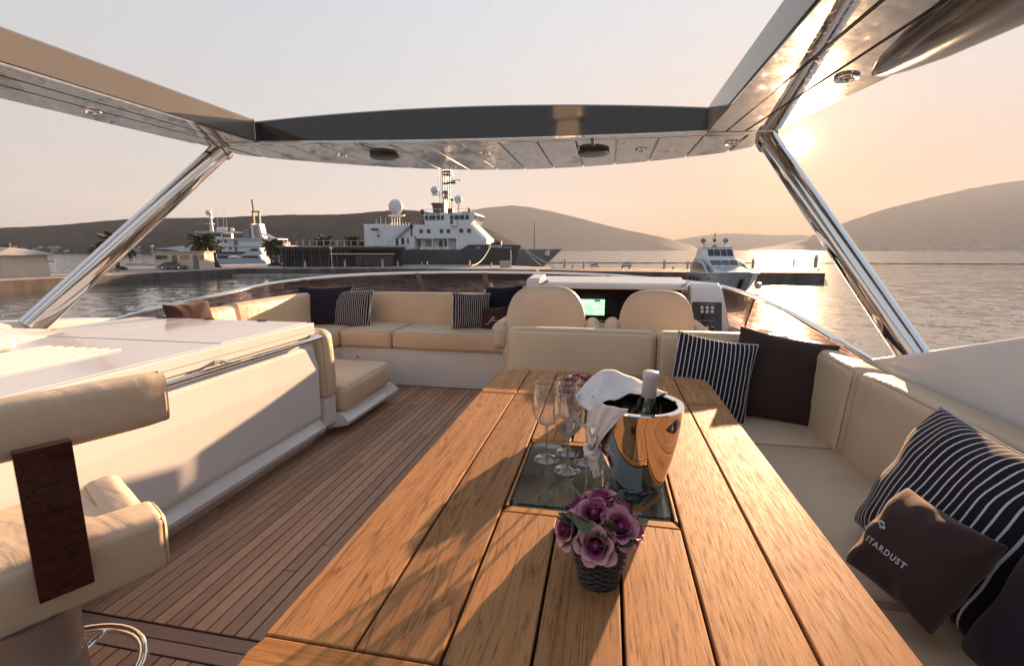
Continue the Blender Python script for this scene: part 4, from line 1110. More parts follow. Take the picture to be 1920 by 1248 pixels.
# wind ripples: three sizes of wavelet slope, stronger and weaker by patches
patch_ = maprange(m, noise(m, v, .022, 4), .33, .66, .45, 1.35)
def surf(vec, k):
    g_ = nd(m, 'ShaderNodeVectorMath', operation='SCALE'); lk(m, vec, g_.inputs[0])
    kk = nd(m, 'ShaderNodeMath', operation='MULTIPLY'); lk(m, patch_, kk.inputs[0]); kk.inputs[1].default_value = k; lk(m, kk.outputs[0], g_.inputs['Scale'])
    n_ = nd(m, 'ShaderNodeVectorMath', operation='NORMALIZE'); lk(m, addv(g_.outputs[0], (0, 0, 1)), n_.inputs[0]); return n_.outputs[0]
ripple = addv(addv(slope(.30, .24, 2), slope(1.1, .46, 3)), slope(4.2, .34, 2))
lk(m, surf(ripple, 1.05), b.inputs['Normal'])
# crisp ripples glint in the base; wavelets too fine to see act as a rougher film over them
b.inputs['Coat Weight'].default_value = .22; b.inputs['Coat Roughness'].default_value = .20; b.inputs['Coat IOR'].default_value = 1.8
lk(m, surf(ripple, .3), b.inputs['Coat Normal'])
sea = pydata('sea', [(-16000, -3000, SEA), (16000, -3000, SEA), (16000, 26000, SEA), (-16000, 26000, SEA)], [(0, 1, 2, 3)], 'sea', None, False); tag(sea, kind='structure')

# ---- hills round the bay
def hill_mat(name, c1, c2, c3, sc, rel):
    m = mat(name, c1, .95, spec=.1); v = coords(m, 'pos')
    a = noise(m, v, sc, 8, .65); c = cramp(m, a, [(.36, c1), (.5, c2), (.66, c3)])
    lk(m, c, bsdf(m).inputs['Base Color']); bump(m, noise(m, v, sc * 2.4, 8, .7), 1.0, rel); return m
M['scrub'] = hill_mat('scrub_hillside', (.006, .010, .014), (.011, .016, .020), (.030, .033, .036), .03, 10.0)
M['scrub_dry'] = hill_mat('dry_hillside', (.022, .020, .019), (.030, .026, .024), (.042, .036, .032), .008, 5.0)
def hill(sil, dist, shore, m, seed, rug=.45):
    """a ridge whose skyline runs through (image column, row) points, its crest `dist` m out and its foot nearer by `shore`"""
    pts = spline([(u, v_, 0) for u, v_ in sil], 26); far_ = dist
    bm = bmesh.new(); rows = []
    T = [0, .03] + [.07 + .93 * i / 26 for i in range(26)] + [1.0, 1.25, 1.6]
    for p in pts:
        u, v_ = p.x, p.y
        dist = far_(u) if callable(far_) else far_
        base = at(u, 1.0) - Vector((EYE.x, EYE.y, 0)); base.z = 0
        hc = (dist * (468 - v_) / 927) + (EYE.z - SEA)
        hc = max(hc, .5)
        row = []
        for t in T:
            d = dist * (1 - shore * (1 - t)) if t <= 1 else dist * (1 + shore * (t - 1))
            prof = min(t, 1) ** .95 if t <= 1 else max(0, 1 - (t - 1) * 1.4)
            z = hc * prof
            q = base * d
            if 0 < t < 1: z += hc * (.13 * mnoise.fractal(Vector((q.x / (dist * .09), q.y / (dist * .09), seed)), .8, 2.1, 7) - .10 * abs(mnoise.noise(Vector((q.x / (dist * .035), q.y / (dist * .09), seed + 4))))) * sin(pi * t) * rug
            if t == 1.0: z += hc * .012 * mnoise.fractal(Vector((q.x / (dist * .02), q.y / (dist * .02), seed)), .9, 2.1, 4)
            row.append(bm.verts.new((q.x, q.y, SEA - .5 + z)))
        rows.append(row)
    for a, b_ in zip(rows, rows[1:]):
        for i in range(len(T) - 1): bm.faces.new((a[i], a[i + 1], b_[i + 1], b_[i]))
    o = from_bm('hill', bm, m, None, True, None); tag(o, kind='structure'); return o
hill([(-420, 436), (-150, 432), (0, 427), (110, 422), (215, 413), (290, 409), (400, 408), (540, 403), (640, 402), (720, 396), (765, 394), (830, 402), (905, 424), (980, 462)], 760, .15, 'scrub', 1.0, .5)
hill([(760, 440), (830, 408), (890, 394), (965, 387), (1050, 401), (1150, 426), (1250, 447), (1316, 466.6)], 3500, .1, 'scrub_dry', 4.0)
hill([(1180, 460), (1260, 450), (1330, 440), (1380, 438), (1450, 441), (1505, 441), (1580, 452), (1660, 462)], 4800, .05, 'scrub_dry', 9.0)
hill([(1405, 467), (1450, 461), (1500, 449), (1545, 430), (1640, 396), (1700, 380), (1800, 356), (1920, 337), (2000, 331), (2150, 345), (2400, 380)], 3200, .12, 'scrub_dry', 12.0)
# scars of pale rock at the foot of the port-side hill
M['rock'] = painted('pale_rock', (.30, .27, .24), .9, .2, .6)

bm = bmesh.new(); rr_ = random.Random(11)
for i in range(150):                                  # houses scattered along the far right shore
    q = at(rr_.uniform(1640, 2050), 2790 + rr_.uniform(0, 60), 0); h_ = rr_.uniform(4, 9); w_ = rr_.uniform(5, 11); z_ = SEA + rr_.uniform(1, 26)
    bbox(bm, q.x - w_, q.x + w_, q.y - w_, q.y + w_, z_, z_ + h_)
o = from_bm('shore_village', bm, 'rock', None, False); tag(o, 'tiny pale houses of a village along the far right shore', 'village', None, 'stuff')
bm = bmesh.new()
for i in range(46):                                   # pale rock scars low on the port-side hill
    u_ = rr_.choice([rr_.gauss(34, 9), rr_.gauss(92, 14), rr_.gauss(255, 6)]); q = at(u_, 652 + rr_.uniform(-3, 3), 0); w_ = rr_.uniform(1.2, 4); z_ = SEA + rr_.uniform(2, 8)
    vs_ = [bm.verts.new((q.x + w_ * cos(a) * rr_.uniform(.6, 1.3), q.y + w_ * sin(a), z_ + 1.2 * sin(a * 2) + rr_.uniform(-.6, .6))) for a in [k_ * pi / 3 for k_ in range(6)]]; tp = bm.verts.new((q.x, q.y + 1, z_ + rr_.uniform(1.5, 3.5)))
    for k_ in range(6): bm.faces.new((vs_[k_], vs_[(k_ + 1) % 6], tp))
o = from_bm('rock_scar', bm, 'rock', None, False); tag(o, 'pale bare rock at the foot of the left hill', 'rock', None, 'stuff')

# ---- quay, pier, landing stage
def concrete(name, col):
    m = mat(name, col, .85, spec=.2); v = coords(m, 'pos', (1, 1, .25))
    lk(m, mixc(m, maprange(m, noise(m, v, .7, 8, .7), .38, .62, 0, 1), col, tuple(c * .55 for c in col)), bsdf(m).inputs['Base Color'])
    bump(m, noise(m, coords(m, 'pos'), 3, 6), .4, .05); return m
M['concrete'] = concrete('stained_concrete', (.13, .112, .10))
M['paving'] = concrete('pale_paving', (.42, .37, .33))
QZ = -2.12
quay = slab('quay', [(-84, 5), (-69.6, 5), (-68.2, 80.0), (-39, 86.5), (-12, 84.0), (-10.8, 97), (-30, 112), (-70, 118), (-84, 112), (-92, 96), (-91, 74), (-84, 63)], SEA - 3, QZ - .12, 'concrete'); tag(quay, kind='structure')
cap = slab('quay_paving', [(-83.8, 5.1), (-69.75, 5.1), (-68.35, 80.1), (-39, 86.7), (-12.1, 84.2), (-11, 96.9), (-30, 111.8), (-70, 117.8), (-83.9, 111.8), (-91.8, 95.9), (-90.8, 74.1), (-83.8, 63.1)], QZ - .119, QZ, 'paving'); tag(cap, kind='structure')
# one-metre capstones along the basin edge
px0, px1 = Vector((-69.55, 20, 0)), Vector((-68.15, 79.9, 0))
pier = slab('pier', [(-11.5, 84.5), (-2, 80.0), (12, 79.2), (32.5, 80.7), (38.2, 95.2), (22, 92.6), (-6, 97.5)], SEA - 3, QZ, 'concrete'); tag(pier, kind='structure')
st_ = slab('landing_stage', [(-67.8, 77.6), (-54, 79.9), (-38, 82.5), (-38, 85.5), (-67.9, 79.6)], SEA - .3, SEA + .42, 'paving'); tag(st_, kind='structure')

def bollard_mesh(h, r, m):
    bm = bmesh.new(); bbox(bm, -r, r, -r, r, 0, h * .86, .04, 1); bbox(bm, -r * .8, r * .8, -r * .8, r * .8, h * .87, h, .03, 1)
    bmesh.ops.recalc_face_normals(bm, faces=bm.faces[:]); me = bpy.data.meshes.new('service_post'); bm.to_mesh(me); bm.free(); me.materials.append(M[m]); return me
M['post'] = painted('pale_post', (.42, .36, .29), .6, 3)
BM = bollard_mesh(1.35, .19, 'post')
posts = [(570, 87.5, 1.0, 'service post at the left end of the dark pavilion'), (645, 88.3, 1.0, 'service post in front of the dark pavilion, left of the lamp'), (716, 89.2, 1.15, 'taller service post at the right end of the dark pavilion'), (745, 89.5, .9, 'short service post below the support ship stern'),
         (790, 90.0, .8, 'short service post left of the paired one under the ship'), (800, 90.2, .85, 'service post paired with the one below the ship windows'), (880, 89.5, 1.0, 'service post by the mooring rope under the ship bow'), (921, 89.2, .8, 'short pale post left of the quay crate'),
         (1059, 88.0, 1.15, 'service post on the pier right of the grey bow'), (1095, 86.0, .95, 'warm brown post on the pier near the jet skis'), (1247, 84.0, 1.15, 'tall post on the pier left of the silver yacht'), (1291, 84.0, .95, 'pier post touching the left side of the silver yacht'),
         (1414, 86.0, 1.30, 'post on the pier just right of the silver yacht bow'), (1491, 88.0, 1.5, 'thin upright post near the pier end'), (1505, 87.5, .75, 'low post between the two tall ones at the pier end'), (1532, 88.5, 1.75, 'tallest post at the right end of the pier')]
for px, dp, s, lab in posts:
    o = bpy.data.objects.new('service_post', BM); COL.objects.link(o); o.location = at(px, dp + 4.5, QZ); o.scale = (s * .8, s * .8, s * 1.05); o.rotation_euler = (0, 0, .1)
    tag(o, lab, 'post', 'service posts along the quay and pier')
def cleat(px, dp, lab):
    bm = bmesh.new(); lathe_bm(bm, [(0, 0), (.16, 0), (.10, .06), (.09, .42), (.22, .46), (.22, .54), (0, .58)], 10)
    o = from_bm('mooring_bollard', bm, 'black'); o.location = at(px, dp, QZ); tag(o, lab, 'bollard', 'iron mooring bollards'); return o
for px, dp, lab in ((1074, 90, 'iron bollard nearest the grey bow on the pier'), (1168, 86, 'iron bollard left of the pair in mid pier'), (1182, 86, 'iron bollard right of the pair in mid pier'), (1264, 84, 'iron bollard on the pier close to the silver yacht'), (1428, 88, 'iron bollard on the lit end of the pier')): cleat(px, dp, lab)

# ---- floating boom across the bay
bm = bmesh.new(); rr_ = random.Random(4)
tube_bm(bm, [(x, 186 + .085 * x + 1.2 * sin(x * .03), SEA + .10 + .06 * sin(x * .9)) for x in range(-24, 230, 3)], .17, 6)
o = from_bm('floating_boom', bm, 'black'); tag(o, 'long dark floating boom stretched across the water behind the pier', 'boom')
bm = bmesh.new(); tube_bm(bm, [(x, 128 - .05 * x, SEA + .1) for x in range(-160, -84, 4)], .15, 6)
o = from_bm('floating_boom', bm, 'black'); tag(o, 'short dark floating boom on the blue water left of the palms', 'boom')

# ---- palms
M['trunk'] = painted('palm_trunk', (.17, .11, .07), .9, 2.5, .5)
M['frond'] = painted('palm_frond', (.075, .085, .030), .5, 1.2, .5)
def frond_mesh(ln, droop, seed):
    rnd = random.Random(seed); bm = bmesh.new()
    def P(t): return Vector((ln * (t - .10 * t * t), 0, ln * (.42 * t - droop * t * t)))
    tube_bm(bm, [P(i / 8) for i in range(9)], [.06 * (1 - i / 9.5) + .01 for i in range(9)], 5)
    for i in range(34):
        t = .10 + .89 * i / 34; p = P(t); d = (P(min(1, t + .02)) - P(t - .02)).normalized()
        l_ = ln * .34 * sin(pi * min(1, t * .85 + .16)) ** .7
        for s in (-1, 1):
            side = Vector((d.x * .75, s * .75, d.z * .75 - .26 - .25 * rnd.random())).normalized(); w = d * .028
            a = bm.verts.new(p - w); b_ = bm.verts.new(p + w); c = bm.verts.new(p + side * l_ * .6 + w * .8 + Vector((0, 0, .02))); e = bm.verts.new(p + side * l_ * rnd.uniform(.9, 1.1) - Vector((0, 0, .10 * l_))); f_ = bm.verts.new(p + side * l_ * .6 - w * .8)
            bm.faces.new((a, b_, c, e, f_))
    me = bpy.data.meshes.new('frond'); bm.to_mesh(me); bm.free(); me.materials.append(M['frond']); return me
FM = [frond_mesh(1.0, .42, 1), frond_mesh(1.0, .62, 2), frond_mesh(1.0, .85, 3)]
def palm(px, depth, h, spread, label, seed, lean=0.0, base=QZ):
    rnd = random.Random(seed); loc = at(px, depth, base)
    t = thing('palm_tree', label, 'palm tree', loc, rnd.uniform(0, 6), 'date palms on the quay')
    n = 14; bm = bmesh.new()
    pts = [(lean * (i / n) ** 1.6, .1 * sin(i * .4), h * i / n) for i in range(n + 1)]
    tube_bm(bm, pts, [(.30 - .08 * i / n + (.05 if i % 2 else 0)) * (1.25 if i == 0 else 1) + (.10 if i >= n - 1 else 0) for i in range(n + 1)], 10)
    from_bm('trunk', bm, 'trunk', t)
    cr_ = empty('crown'); cr_.parent = t; cr_.location = pts[-1]
    for i in range(30):
        a = i * 2.39996; el = (i / 30) * 1.75 - .55
        o = bpy.data.objects.new('frond', FM[0 if el > .7 else 1 if el > .0 else 2]); COL.objects.link(o); o.parent = cr_
        o.rotation_euler = (0, -el * .85 + .25, a + rnd.uniform(-.2, .2)); s = spread * rnd.uniform(.85, 1.1); o.scale = (s, s, s)
    return t
palm(216, 86, 4.6, 3.4, 'date palm half hidden behind the left chrome pillar', 1, .5)
palm(189, 78, 3.4, 2.0, 'short palm stump base beside the couple left of the pillar', 2, .0)
palm(383, 96, 4.7, 3.3, 'date palm standing beside the small white quay building', 3, -.3)
palm(392, 101, 3.8, 2.6, 'lower date palm just behind the one beside the white building', 4, .35)
palm(508, 108, 4.4, 2.6, 'left palm of the pair at the end of the dark pavilion', 5, -.2)
palm(519, 110, 4.2, 2.5, 'right palm of the pair at the end of the dark pavilion', 6, .3)
palm(607, 118, 5.2, 2.9, 'palm crown showing above the left half of the pavilion roof', 7)
palm(661, 118, 5.3, 2.6, 'palm crown above the right half of the pavilion roof', 8)
palm(677, 120, 4.6, 1.9, 'small palm crown at the right end of the pavilion roof', 9)
# clipped shrubs at their feet
M['shrub'] = painted('shrub_leaf', (.035, .055, .02), .6, 3, .5)
def shrub(px, depth, w, h, label, seed):
    rnd = random.Random(seed); bm = bmesh.new()
    for i in range(900):
        a, u = rnd.uniform(0, 2 * pi), rnd.random(); r = sqrt(rnd.random())
        p = Vector((w * r * cos(a), w * .6 * r * sin(a), h * (1 - r * r * .8) * rnd.uniform(.25, 1.0)))
        q = Vector((rnd.uniform(-1, 1), rnd.uniform(-1, 1), rnd.uniform(-.4, 1))).normalized() * .13; k_ = q.orthogonal().normalized() * .07
        bm.faces.new([bm.verts.new(p - q), bm.verts.new(p + k_), bm.verts.new(p + q), bm.verts.new(p - k_)])
    o = from_bm('shrub', bm, 'shrub', None, False); o.location = at(px, depth, QZ); tag(o, label, 'shrub', 'low shrubs on the quay')
shrub(377, 93, 1.6, .9, 'clipped green shrub at the foot of the palm by the white building', 1)
shrub(400, 95, 1.3, .8, 'low shrub just right of the white building palm', 2)
shrub(514, 105, 1.7, .9, 'green shrub under the pair of palms', 3)
shrub(222, 84, 1.2, .6, 'small shrub under the palm behind the pillar', 4)

# ---- quay buildings
M['plaster'] = painted('cream_plaster', (.60, .50, .41), .85, 1.2, .92)
M['rooftile'] = painted('grey_roof', (.42, .38, .35), .8, 1.0, .85)
M['shutter'] = painted('louvre_shutter', (.20, .17, .13), .7, 4, .7)
M['window'] = mat('window_glass', (.02, .024, .03), .06, coat=.3)
kb = thing('quay_kiosk', 'cream plastered kiosk with hipped grey roof at the left picture edge', 'building', (-77.0, 49.0, QZ), radians(-4))
box('wall', -6.5, 4.3, -2.2, 2.6, 0, 2.75, 'plaster', kb, .02)
rf = loft('roof', [[(-7.3, -2.9, 2.75), (4.9, -2.9, 2.75), (4.9, 3.2, 2.75), (-7.3, 3.2, 2.75)], [(-7.3, -2.9, 2.95), (4.9, -2.9, 2.95), (4.9, 3.2, 2.95), (-7.3, 3.2, 2.95)], [(-4.2, .0, 3.75), (2.0, .0, 3.75), (2.0, .3, 3.75), (-4.2, .3, 3.75)]], 'rooftile', kb, angle=20)
lathe('vent', [(.22, 0), (.22, .5), (.30, .52), (.26, .7), (0, .72)], 'trunk', rf, 12, (1.7, .1, 3.6))
wn = box('window', -2.4, 1.2, -2.235, -2.19, 1.62, 2.02, 'bronze', kb, .01)
for i in range(3): box('pane', -2.3 + i * 1.16, -1.22 + i * 1.16, -2.245, -2.236, 1.68, 1.96, 'window', wn, .002, 1)
lathe('wall_lamp', [(0, 0), (.1, 0), (.12, .12), (0, .14)], 'black', kb, 10, (-.9, -2.28, 2.38))
k2p = at(345, 88, QZ)
k2 = thing('quay_building', 'small flat roofed cream building with louvred doors beside the palms', 'building', k2p, YAW + radians(6))
box('wall', -4.4, 4.1, -1.6, 1.8, 0, 3.0, 'plaster', k2, .02)
box('roof', -4.7, 4.4, -1.9, 2.1, 3.0, 3.18, 'rooftile', k2, .02)
for x0, x1 in ((-1.35, -.45), (2.15, 3.05)):
    d = box('door', x0, x1, -1.66, -1.605, .05, 2.5, 'shutter', k2, .01); box('handle', x1 - .14, x1 - .08, -1.70, -1.662, 1.1, 1.3, 'black', d, .005, 1)
for x0, x1 in ((-4.0, -2.0), (.1, 1.5), (3.3, 3.95)):
    w_ = box('window', x0, x1, -1.65, -1.605, 1.75, 2.45, 'bronze', k2, .01); box('pane', x0 + .08, x1 - .08, -1.662, -1.652, 1.82, 2.38, 'window', w_, .002, 1)

# dark open-sided pavilion
pv0, pv1 = at(533, 99, QZ), at(744, 99.5, QZ)
ang = atan2(pv1.y - pv0.y, pv1.x - pv0.x); PL = (pv1 - pv0).length
pv = thing('pavilion', 'long dark open-sided pavilion with thin roof and railed terrace on the quay', 'pavilion', pv0, ang)
M['pav'] = painted('charcoal_cladding', (.030, .030, .034), .6, .8, .6)
M['pavpost'] = painted('grey_post', (.09, .09, .10), .6, 1, .7)
M['pavglass'] = mat('shaded_glazing', (.012, .014, .018), .10)
box('roof', -.8, PL + .6, -1.6, 8, 3.95, 4.2, 'paving', pv, .03)
box('fascia', -.4, PL + .2, -1.2, 7.8, 3.45, 3.948, 'pav', pv, .02)
box('back_wall', 0, PL, 5.5, 5.8, 0, 3.45, 'pav', pv, .02)
box('end_wall', -.2, .25, -.9, 5.5, 0, 3.45, 'pav', pv, .02)
for i in range(24):
    x = .6 + i * (PL * .60 - .6) / 23
    box('column', x - .09, x + .09, -1.0, -.76, 0, 3.448, 'pav' if i % 3 else 'pavpost', pv, .02)
box('bench', .8, PL * .52, -.6, .2, 0, .85, 'pav', pv, .03)
for i in range(9):
    x = PL * .63 + i * (PL * .34) / 9
    w_ = box('glazed_panel', x, x + PL * .34 / 9 - .08, -.5, -.42, .25, 2.3, 'pavglass', pv, .01)
box('gutter', PL * .42, PL * .99, -1.28, -1.2, 2.55, 2.68, 'steel', pv, .01)
for i in range(15):
    x = 3 + i * (PL - 3) / 14.5
    box('railing_post', x - .04, x + .04, -1.2, -1.12, 4.2, 5.25 + .25 * (i % 3 == 1), 'steel', pv, .01, 1)
tube('railing', [(6, -1.16, 5.22), (PL * .8, -1.16, 5.22)], .03, 'steel', pv, 6)
# lamp post in front of it, and one by the palms
def lamp(px, dp, h, label):
    t = thing('lamp_post', label, 'lamp', at(px, dp, QZ), YAW, 'quay lamp posts')
    lathe('post', [(0, 0), (.14, 0), (.12, .2), (.07, .25), (.055, h), (0, h)], 'steel', t, 10)
    box('lamp_head', -.28, .28, -.12, .12, h - .05, h + .32, 'steel', t, .06)
lamp(621, 94.5, 3.6, 'quay lamp post in front of the dark pavilion')
lamp(286, 100, 4.0, 'thin quay lamp post left of the white building')
# crate, parked car, couple on the bench
cr2 = thing('quay_crate', 'weathered timber crate on the quay under the ship bow', 'crate', at(946.5, 92.5, QZ), YAW)
box('body', -.95, .95, -.5, .5, .08, 1.35, 'post', cr2, .03)
for z in (.1, .55, 1.0): box('batten', -1.0, 1.0, -.56, -.502, z, z + .16, 'plaster', cr2, .01, 1)
tube('lifebuoy_pole', [(1.15, 0, 0), (1.15, 0, 3.4)], .12, 'plaster', cr2, 8)
car = thing('parked_car', 'low dark car parked in front of the small cream building', 'car', at(321, 85.2, QZ), YAW + .12)
M['carpaint'] = mat('black_car_paint', (.010, .011, .014), .12, coat=1.0)
loft('body', [[(x, -w, .32), (x, -w, zt * .62), (x, -w * .8, zt), (x, w * .8, zt), (x, w, zt * .62), (x, w, .32)] for x, w, zt in ((-2.15, .7, .72), (-1.9, .86, .86), (-1.2, .9, .98), (.6, .9, .96), (1.6, .86, .80), (2.1, .7, .62))], 'carpaint', car)
loft('cabin', [[(x, -w, zb), (x, -w * .82, zt), (x, w * .82, zt), (x, w, zb)] for x, w, zb, zt in ((-1.6, .76, .93, .97), (-.9, .80, .95, 1.36), (.1, .80, .95, 1.40), (1.0, .76, .90, .94))], 'window', car)
for x in (-1.35, 1.35):
    for s in (-1, 1):
        w_ = lathe('wheel', [(0, -.1), (.30, -.1), (.33, -.06), (.33, .06), (.30, .1), (0, .1)], 'black', car, 16, (x, s * .80, .33)); w_.rotation_euler = (pi / 2, 0, 0)
        lathe('rim', [(0, .101), (.2, .104), (.21, .101)], 'steel', w_, 12)
# a couple resting on a bench beside the short palm
M['skin'] = mat('skin', (.42, .25, .17), .6); M['shirt_red'] = mat('red_shirt', (.30, .06, .07), .8); M['shirt_pale'] = mat('pale_shirt', (.45, .42, .45), .8); M['hair'] = mat('dark_hair', (.02, .014, .01), .6)
bn = thing('quay_bench', 'white stone bench on the quay by the short palm', 'bench', at(205, 76.5, QZ), YAW)
box('seat', -1.3, 1.3, -.25, .25, .38, .48, 'shipwhite' if 'shipwhite' in M else 'paving', bn, .02)
for x in (-.9, .9): box('leg', x - .15, x + .15, -.2, .2, 0, .379, 'paving', bn, .02)
def sitter(px, dp, rz, shirt, label):
    V = [(0, 0, .52), (0, .02, .78), (0, .03, .98), (0, .02, 1.08), (0, .0, 1.20), (-.18, .02, .96), (-.24, -.05, .72), (-.16, -.26, .60), (.18, .02, .96), (.24, -.05, .72), (.16, -.26, .60), (-.11, -.05, .52), (-.13, -.45, .52), (-.13, -.47, .08), (-.13, -.60, .05), (.11, -.05, .52), (.13, -.45, .52), (.13, -.47, .08), (.13, -.60, .05)]
    E_ = [(0, 1), (1, 2), (2, 3), (3, 4), (2, 5), (5, 6), (6, 7), (2, 8), (8, 9), (9, 10), (0, 11), (11, 12), (12, 13), (13, 14), (0, 15), (15, 16), (16, 17), (17, 18)]
    R_ = [.16, .15, .15, .06, .10, .07, .05, .035, .07, .05, .035, .10, .075, .05, .045, .10, .075, .05, .045]
    me = bpy.data.meshes.new('person'); me.from_pydata(V, E_, []); o = bpy.data.objects.new('person', me); COL.objects.link(o)
    me.materials.append(M[shirt]); sk = o.modifiers.new('skin', 'SKIN'); o.modifiers.new('smooth', 'SUBSURF').levels = 1
    for i, r_ in enumerate(R_): me.skin_vertices[0].data[i].radius = (r_, r_)
    me.skin_vertices[0].data[0].use_root = True
    o.location = at(px, dp, QZ); o.rotation_euler = (0, 0, rz); tag(o, label, 'person', 'couple on the quay bench')
    lathe('head', [(0, -.02), (.055, .0), (.085, .07), (.095, .14), (.085, .21), (.05, .25), (0, .26)], 'skin', o, 14, (0, -.005, 1.08)); lathe('hair', [(.09, .10), (.102, .15), (.092, .22), (.055, .265), (0, .275)], 'hair', o, 14, (0, .018, 1.08))
sitter(203, 76.4, YAW + .2, 'shirt_red', 'person in a red shirt sitting on the quay bench')
sitter(210, 76.5, YAW - .3, 'shirt_pale', 'person in a pale shirt sitting on the quay bench')
# mooring ropes
def rope(a, b, sag, r, label, n=14):
    a, b = Vector(a), Vector(b)
    P = [a.lerp(b, i / n) - Vector((0, 0, sag * 4 * (i / n) * (1 - i / n))) for i in range(n + 1)]
    o = tube('mooring_rope', P, r, 'post', None, 6); tag(o, label, 'rope', 'mooring ropes'); return o

# ================================================================== SHIPS
M['shipgrey'] = painted('dark_grey_hull', (.045, .050, .060), .45, .5, .8)
M['shipwhite'] = painted('white_ship_paint', (.66, .68, .71), .4, .6, .93)
M['shipglass'] = mat('bridge_glass', (.012, .012, .016), .06)
M['rust'] = painted('red_brown_funnel', (.12, .06, .045), .6, .8, .7)
M['domewhite'] = painted('radome_white', (.60, .58, .58), .45, .5, .95)
M['navygrey'] = painted('pale_grey_hull', (.20, .205, .225), .5, .4, .9)
M['bluehull'] = painted('deep_blue_hull', (.012, .028, .10), .25, .5, .85)
M['palehull'] = painted('pale_blue_hull', (.42, .50, .58), .25, .8, .95)
M['silver'] = smudged('silver_hull', (.40, .40, .43), .2, .14, .3, sc=.4, metal=.15, coat=.4)
M['cabinwhite'] = painted('cabin_white', (.62, .62, .65), .3, .6, .95)
M['orange'] = painted('orange_lifeboat', (.45, .10, .02), .5, 1.0, .85)
def hull(name, secs, m, parent, zbot=-.8):
    """stations (x, half beam at deck, half beam at waterline, deck height, stem rake)"""
    S = []
    for x, bd, bw, zd, rk in secs:
        zm = zd * .45
        S.append([(x + rk * 0, -bd, zd), (x - rk * .45, -(bd * .55 + bw * .45), zm), (x - rk * .85, -bw, .25), (x - rk, -bw * .8, zbot), (x - rk, bw * .8, zbot), (x - rk * .85, bw, .25), (x - rk * .45, (bd * .55 + bw * .45), zm), (x, bd, zd)])
    return loft(name, S, m, parent, angle=28)
def radome(name, x, y, z, r, m, parent, base=True):
    prof = [(0, -r * 1.02), (r * .55, -r * 1.02), (r * .62, -r * .78)] + [(r * cos(a), r * sin(a)) for a in [radians(d) for d in range(-50, 90, 10)]] + [(0, r)]
    return lathe(name, prof, m, parent, 28, (x, y, z), 60)

# ---- support ship
D = 113.0; kx, kz = 913 / D * cos(radians(10)), 927 / D; W0 = 468 + 4.94 * 927 / D
sp = thing('support_ship', 'dark hulled support ship with white superstructure and large radome, named SPUTNIK', 'ship', at(860, D + 6, SEA), YAW - radians(10))
def lx(px): return (px - 860) / kx
def lz(v): return (W0 - v) / kz
hull('hull', [(lx(610), 6, 5.8, lz(468), 0), (lx(700), 6.2, 6.0, lz(468), 0), (lx(820), 6.2, 6.0, lz(468), 0), (lx(876), 6.1, 5.6, lz(468), 0), (lx(877), 6.1, 5.6, lz(468), 0), (lx(893), 6.0, 5.2, lz(458.6), 0), (lx(930), 5.3, 4.0, lz(458.6), .3), (lx(958), 4.2, 2.4, lz(459), 1.0), (lx(974), 2.6, .9, lz(459), 1.9), (lx(984), .5, .15, lz(459.5), 2.8)], 'shipgrey', sp)
tm = text_mesh('SPUTNIK', .82, .03, 1.05)
o = link('lettering', tm, 'shipwhite', sp, False); o.location = (lx(941.5), -5.02, lz(462.3)); o.rotation_euler = (radians(97), 0, radians(17))
tm = text_mesh('IMO 3 5 3', .42, .01, 1.05)
o = link('lettering', tm, 'shipwhite', sp, False); o.location = (lx(964), -4.18, lz(464.0)); o.rotation_euler = (radians(99), 0, radians(27))
box('draught_mark', lx(908), lx(914), -5.9, -5.7, lz(465.2), lz(463.8), 'shipwhite', sp, .01)
# aft house
box('aft_house', lx(683), lx(787), -4.6, 5, lz(468), lz(421), 'shipwhite', sp, .08)
box('aft_parapet', lx(683), lx(740), -4.75, -4.62, lz(421), lz(418.6), 'shipwhite', sp, .03)
for i in range(10): box('railing_post', lx(738 + i * 6), lx(738.6 + i * 6), -4.6, -4.5, lz(421), lz(416), 'shipwhite', sp, .01, 1)
pf = lathe('radome_platform', [(0, 0), (1.9, 0), (2.05, .15), (2.05, .32), (0, .34)], 'domewhite', sp, 28, (lx(735), 0, lz(401.5)))
for dx in (-1.0, -.3, .4, 1.0): tube('platform_leg', [(lx(735) + dx, -.6, lz(421)), (lx(735) + dx, -.6, lz(401.4))], .09, 'domewhite', sp, 6)
radome('large_radome', lx(734), 0, lz(382.5), 1.78, 'domewhite', sp)
box('boat_davit', lx(699), lx(713), -5.0, -4.65, lz(430), lz(427), 'black', sp, .1)
tube('davit_fall', [(lx(713.5), -5.1, lz(428)), (lx(713.5), -5.1, lz(440))], .08, 'black', sp, 6); radome('davit_hook', lx(713.5), -5.1, lz(441.5), .28, 'black', sp)
st1 = box('stair_screen', lx(776), lx(786), -5.0, -4.65, lz(466), lz(428), 'shipwhite', sp, .05)
for i in range(11): box('stair_tread', lx(748 + i * 2.5), lx(752 + i * 2.5), -5.3, -4.62, lz(447 - i * 2.1), lz(446.2 - i * 2.1), 'shipgrey', sp, .01, 1)
tube('stair_rail', [(lx(722), -5.3, lz(464)), (lx(740), -5.3, lz(446)), (lx(768), -5.3, lz(423)), (lx(777), -5.3, lz(423))], .09, 'shipwhite', sp, 6)
for i in range(3): box('deck_locker', lx(744 + i * 5.2), lx(748.5 + i * 5.2), -5.2, -4.7, lz(462), lz(447 + (i % 2)), 'shipwhite' if i != 1 else 'shipgrey', sp, .05)
box('doorway', lx(759), lx(764), -4.66, -4.58, lz(458), lz(445), 'black', sp, .02); box('doorway', lx(770), lx(773), -4.66, -4.58, lz(457), lz(446), 'black', sp, .02)
lathe('exhaust', [(0, 0), (.22, 0), (.22, 2.2), (.30, 2.3), (.30, 2.8), (0, 2.8)], 'black', sp, 12, (lx(780), -4.9, lz(443)))
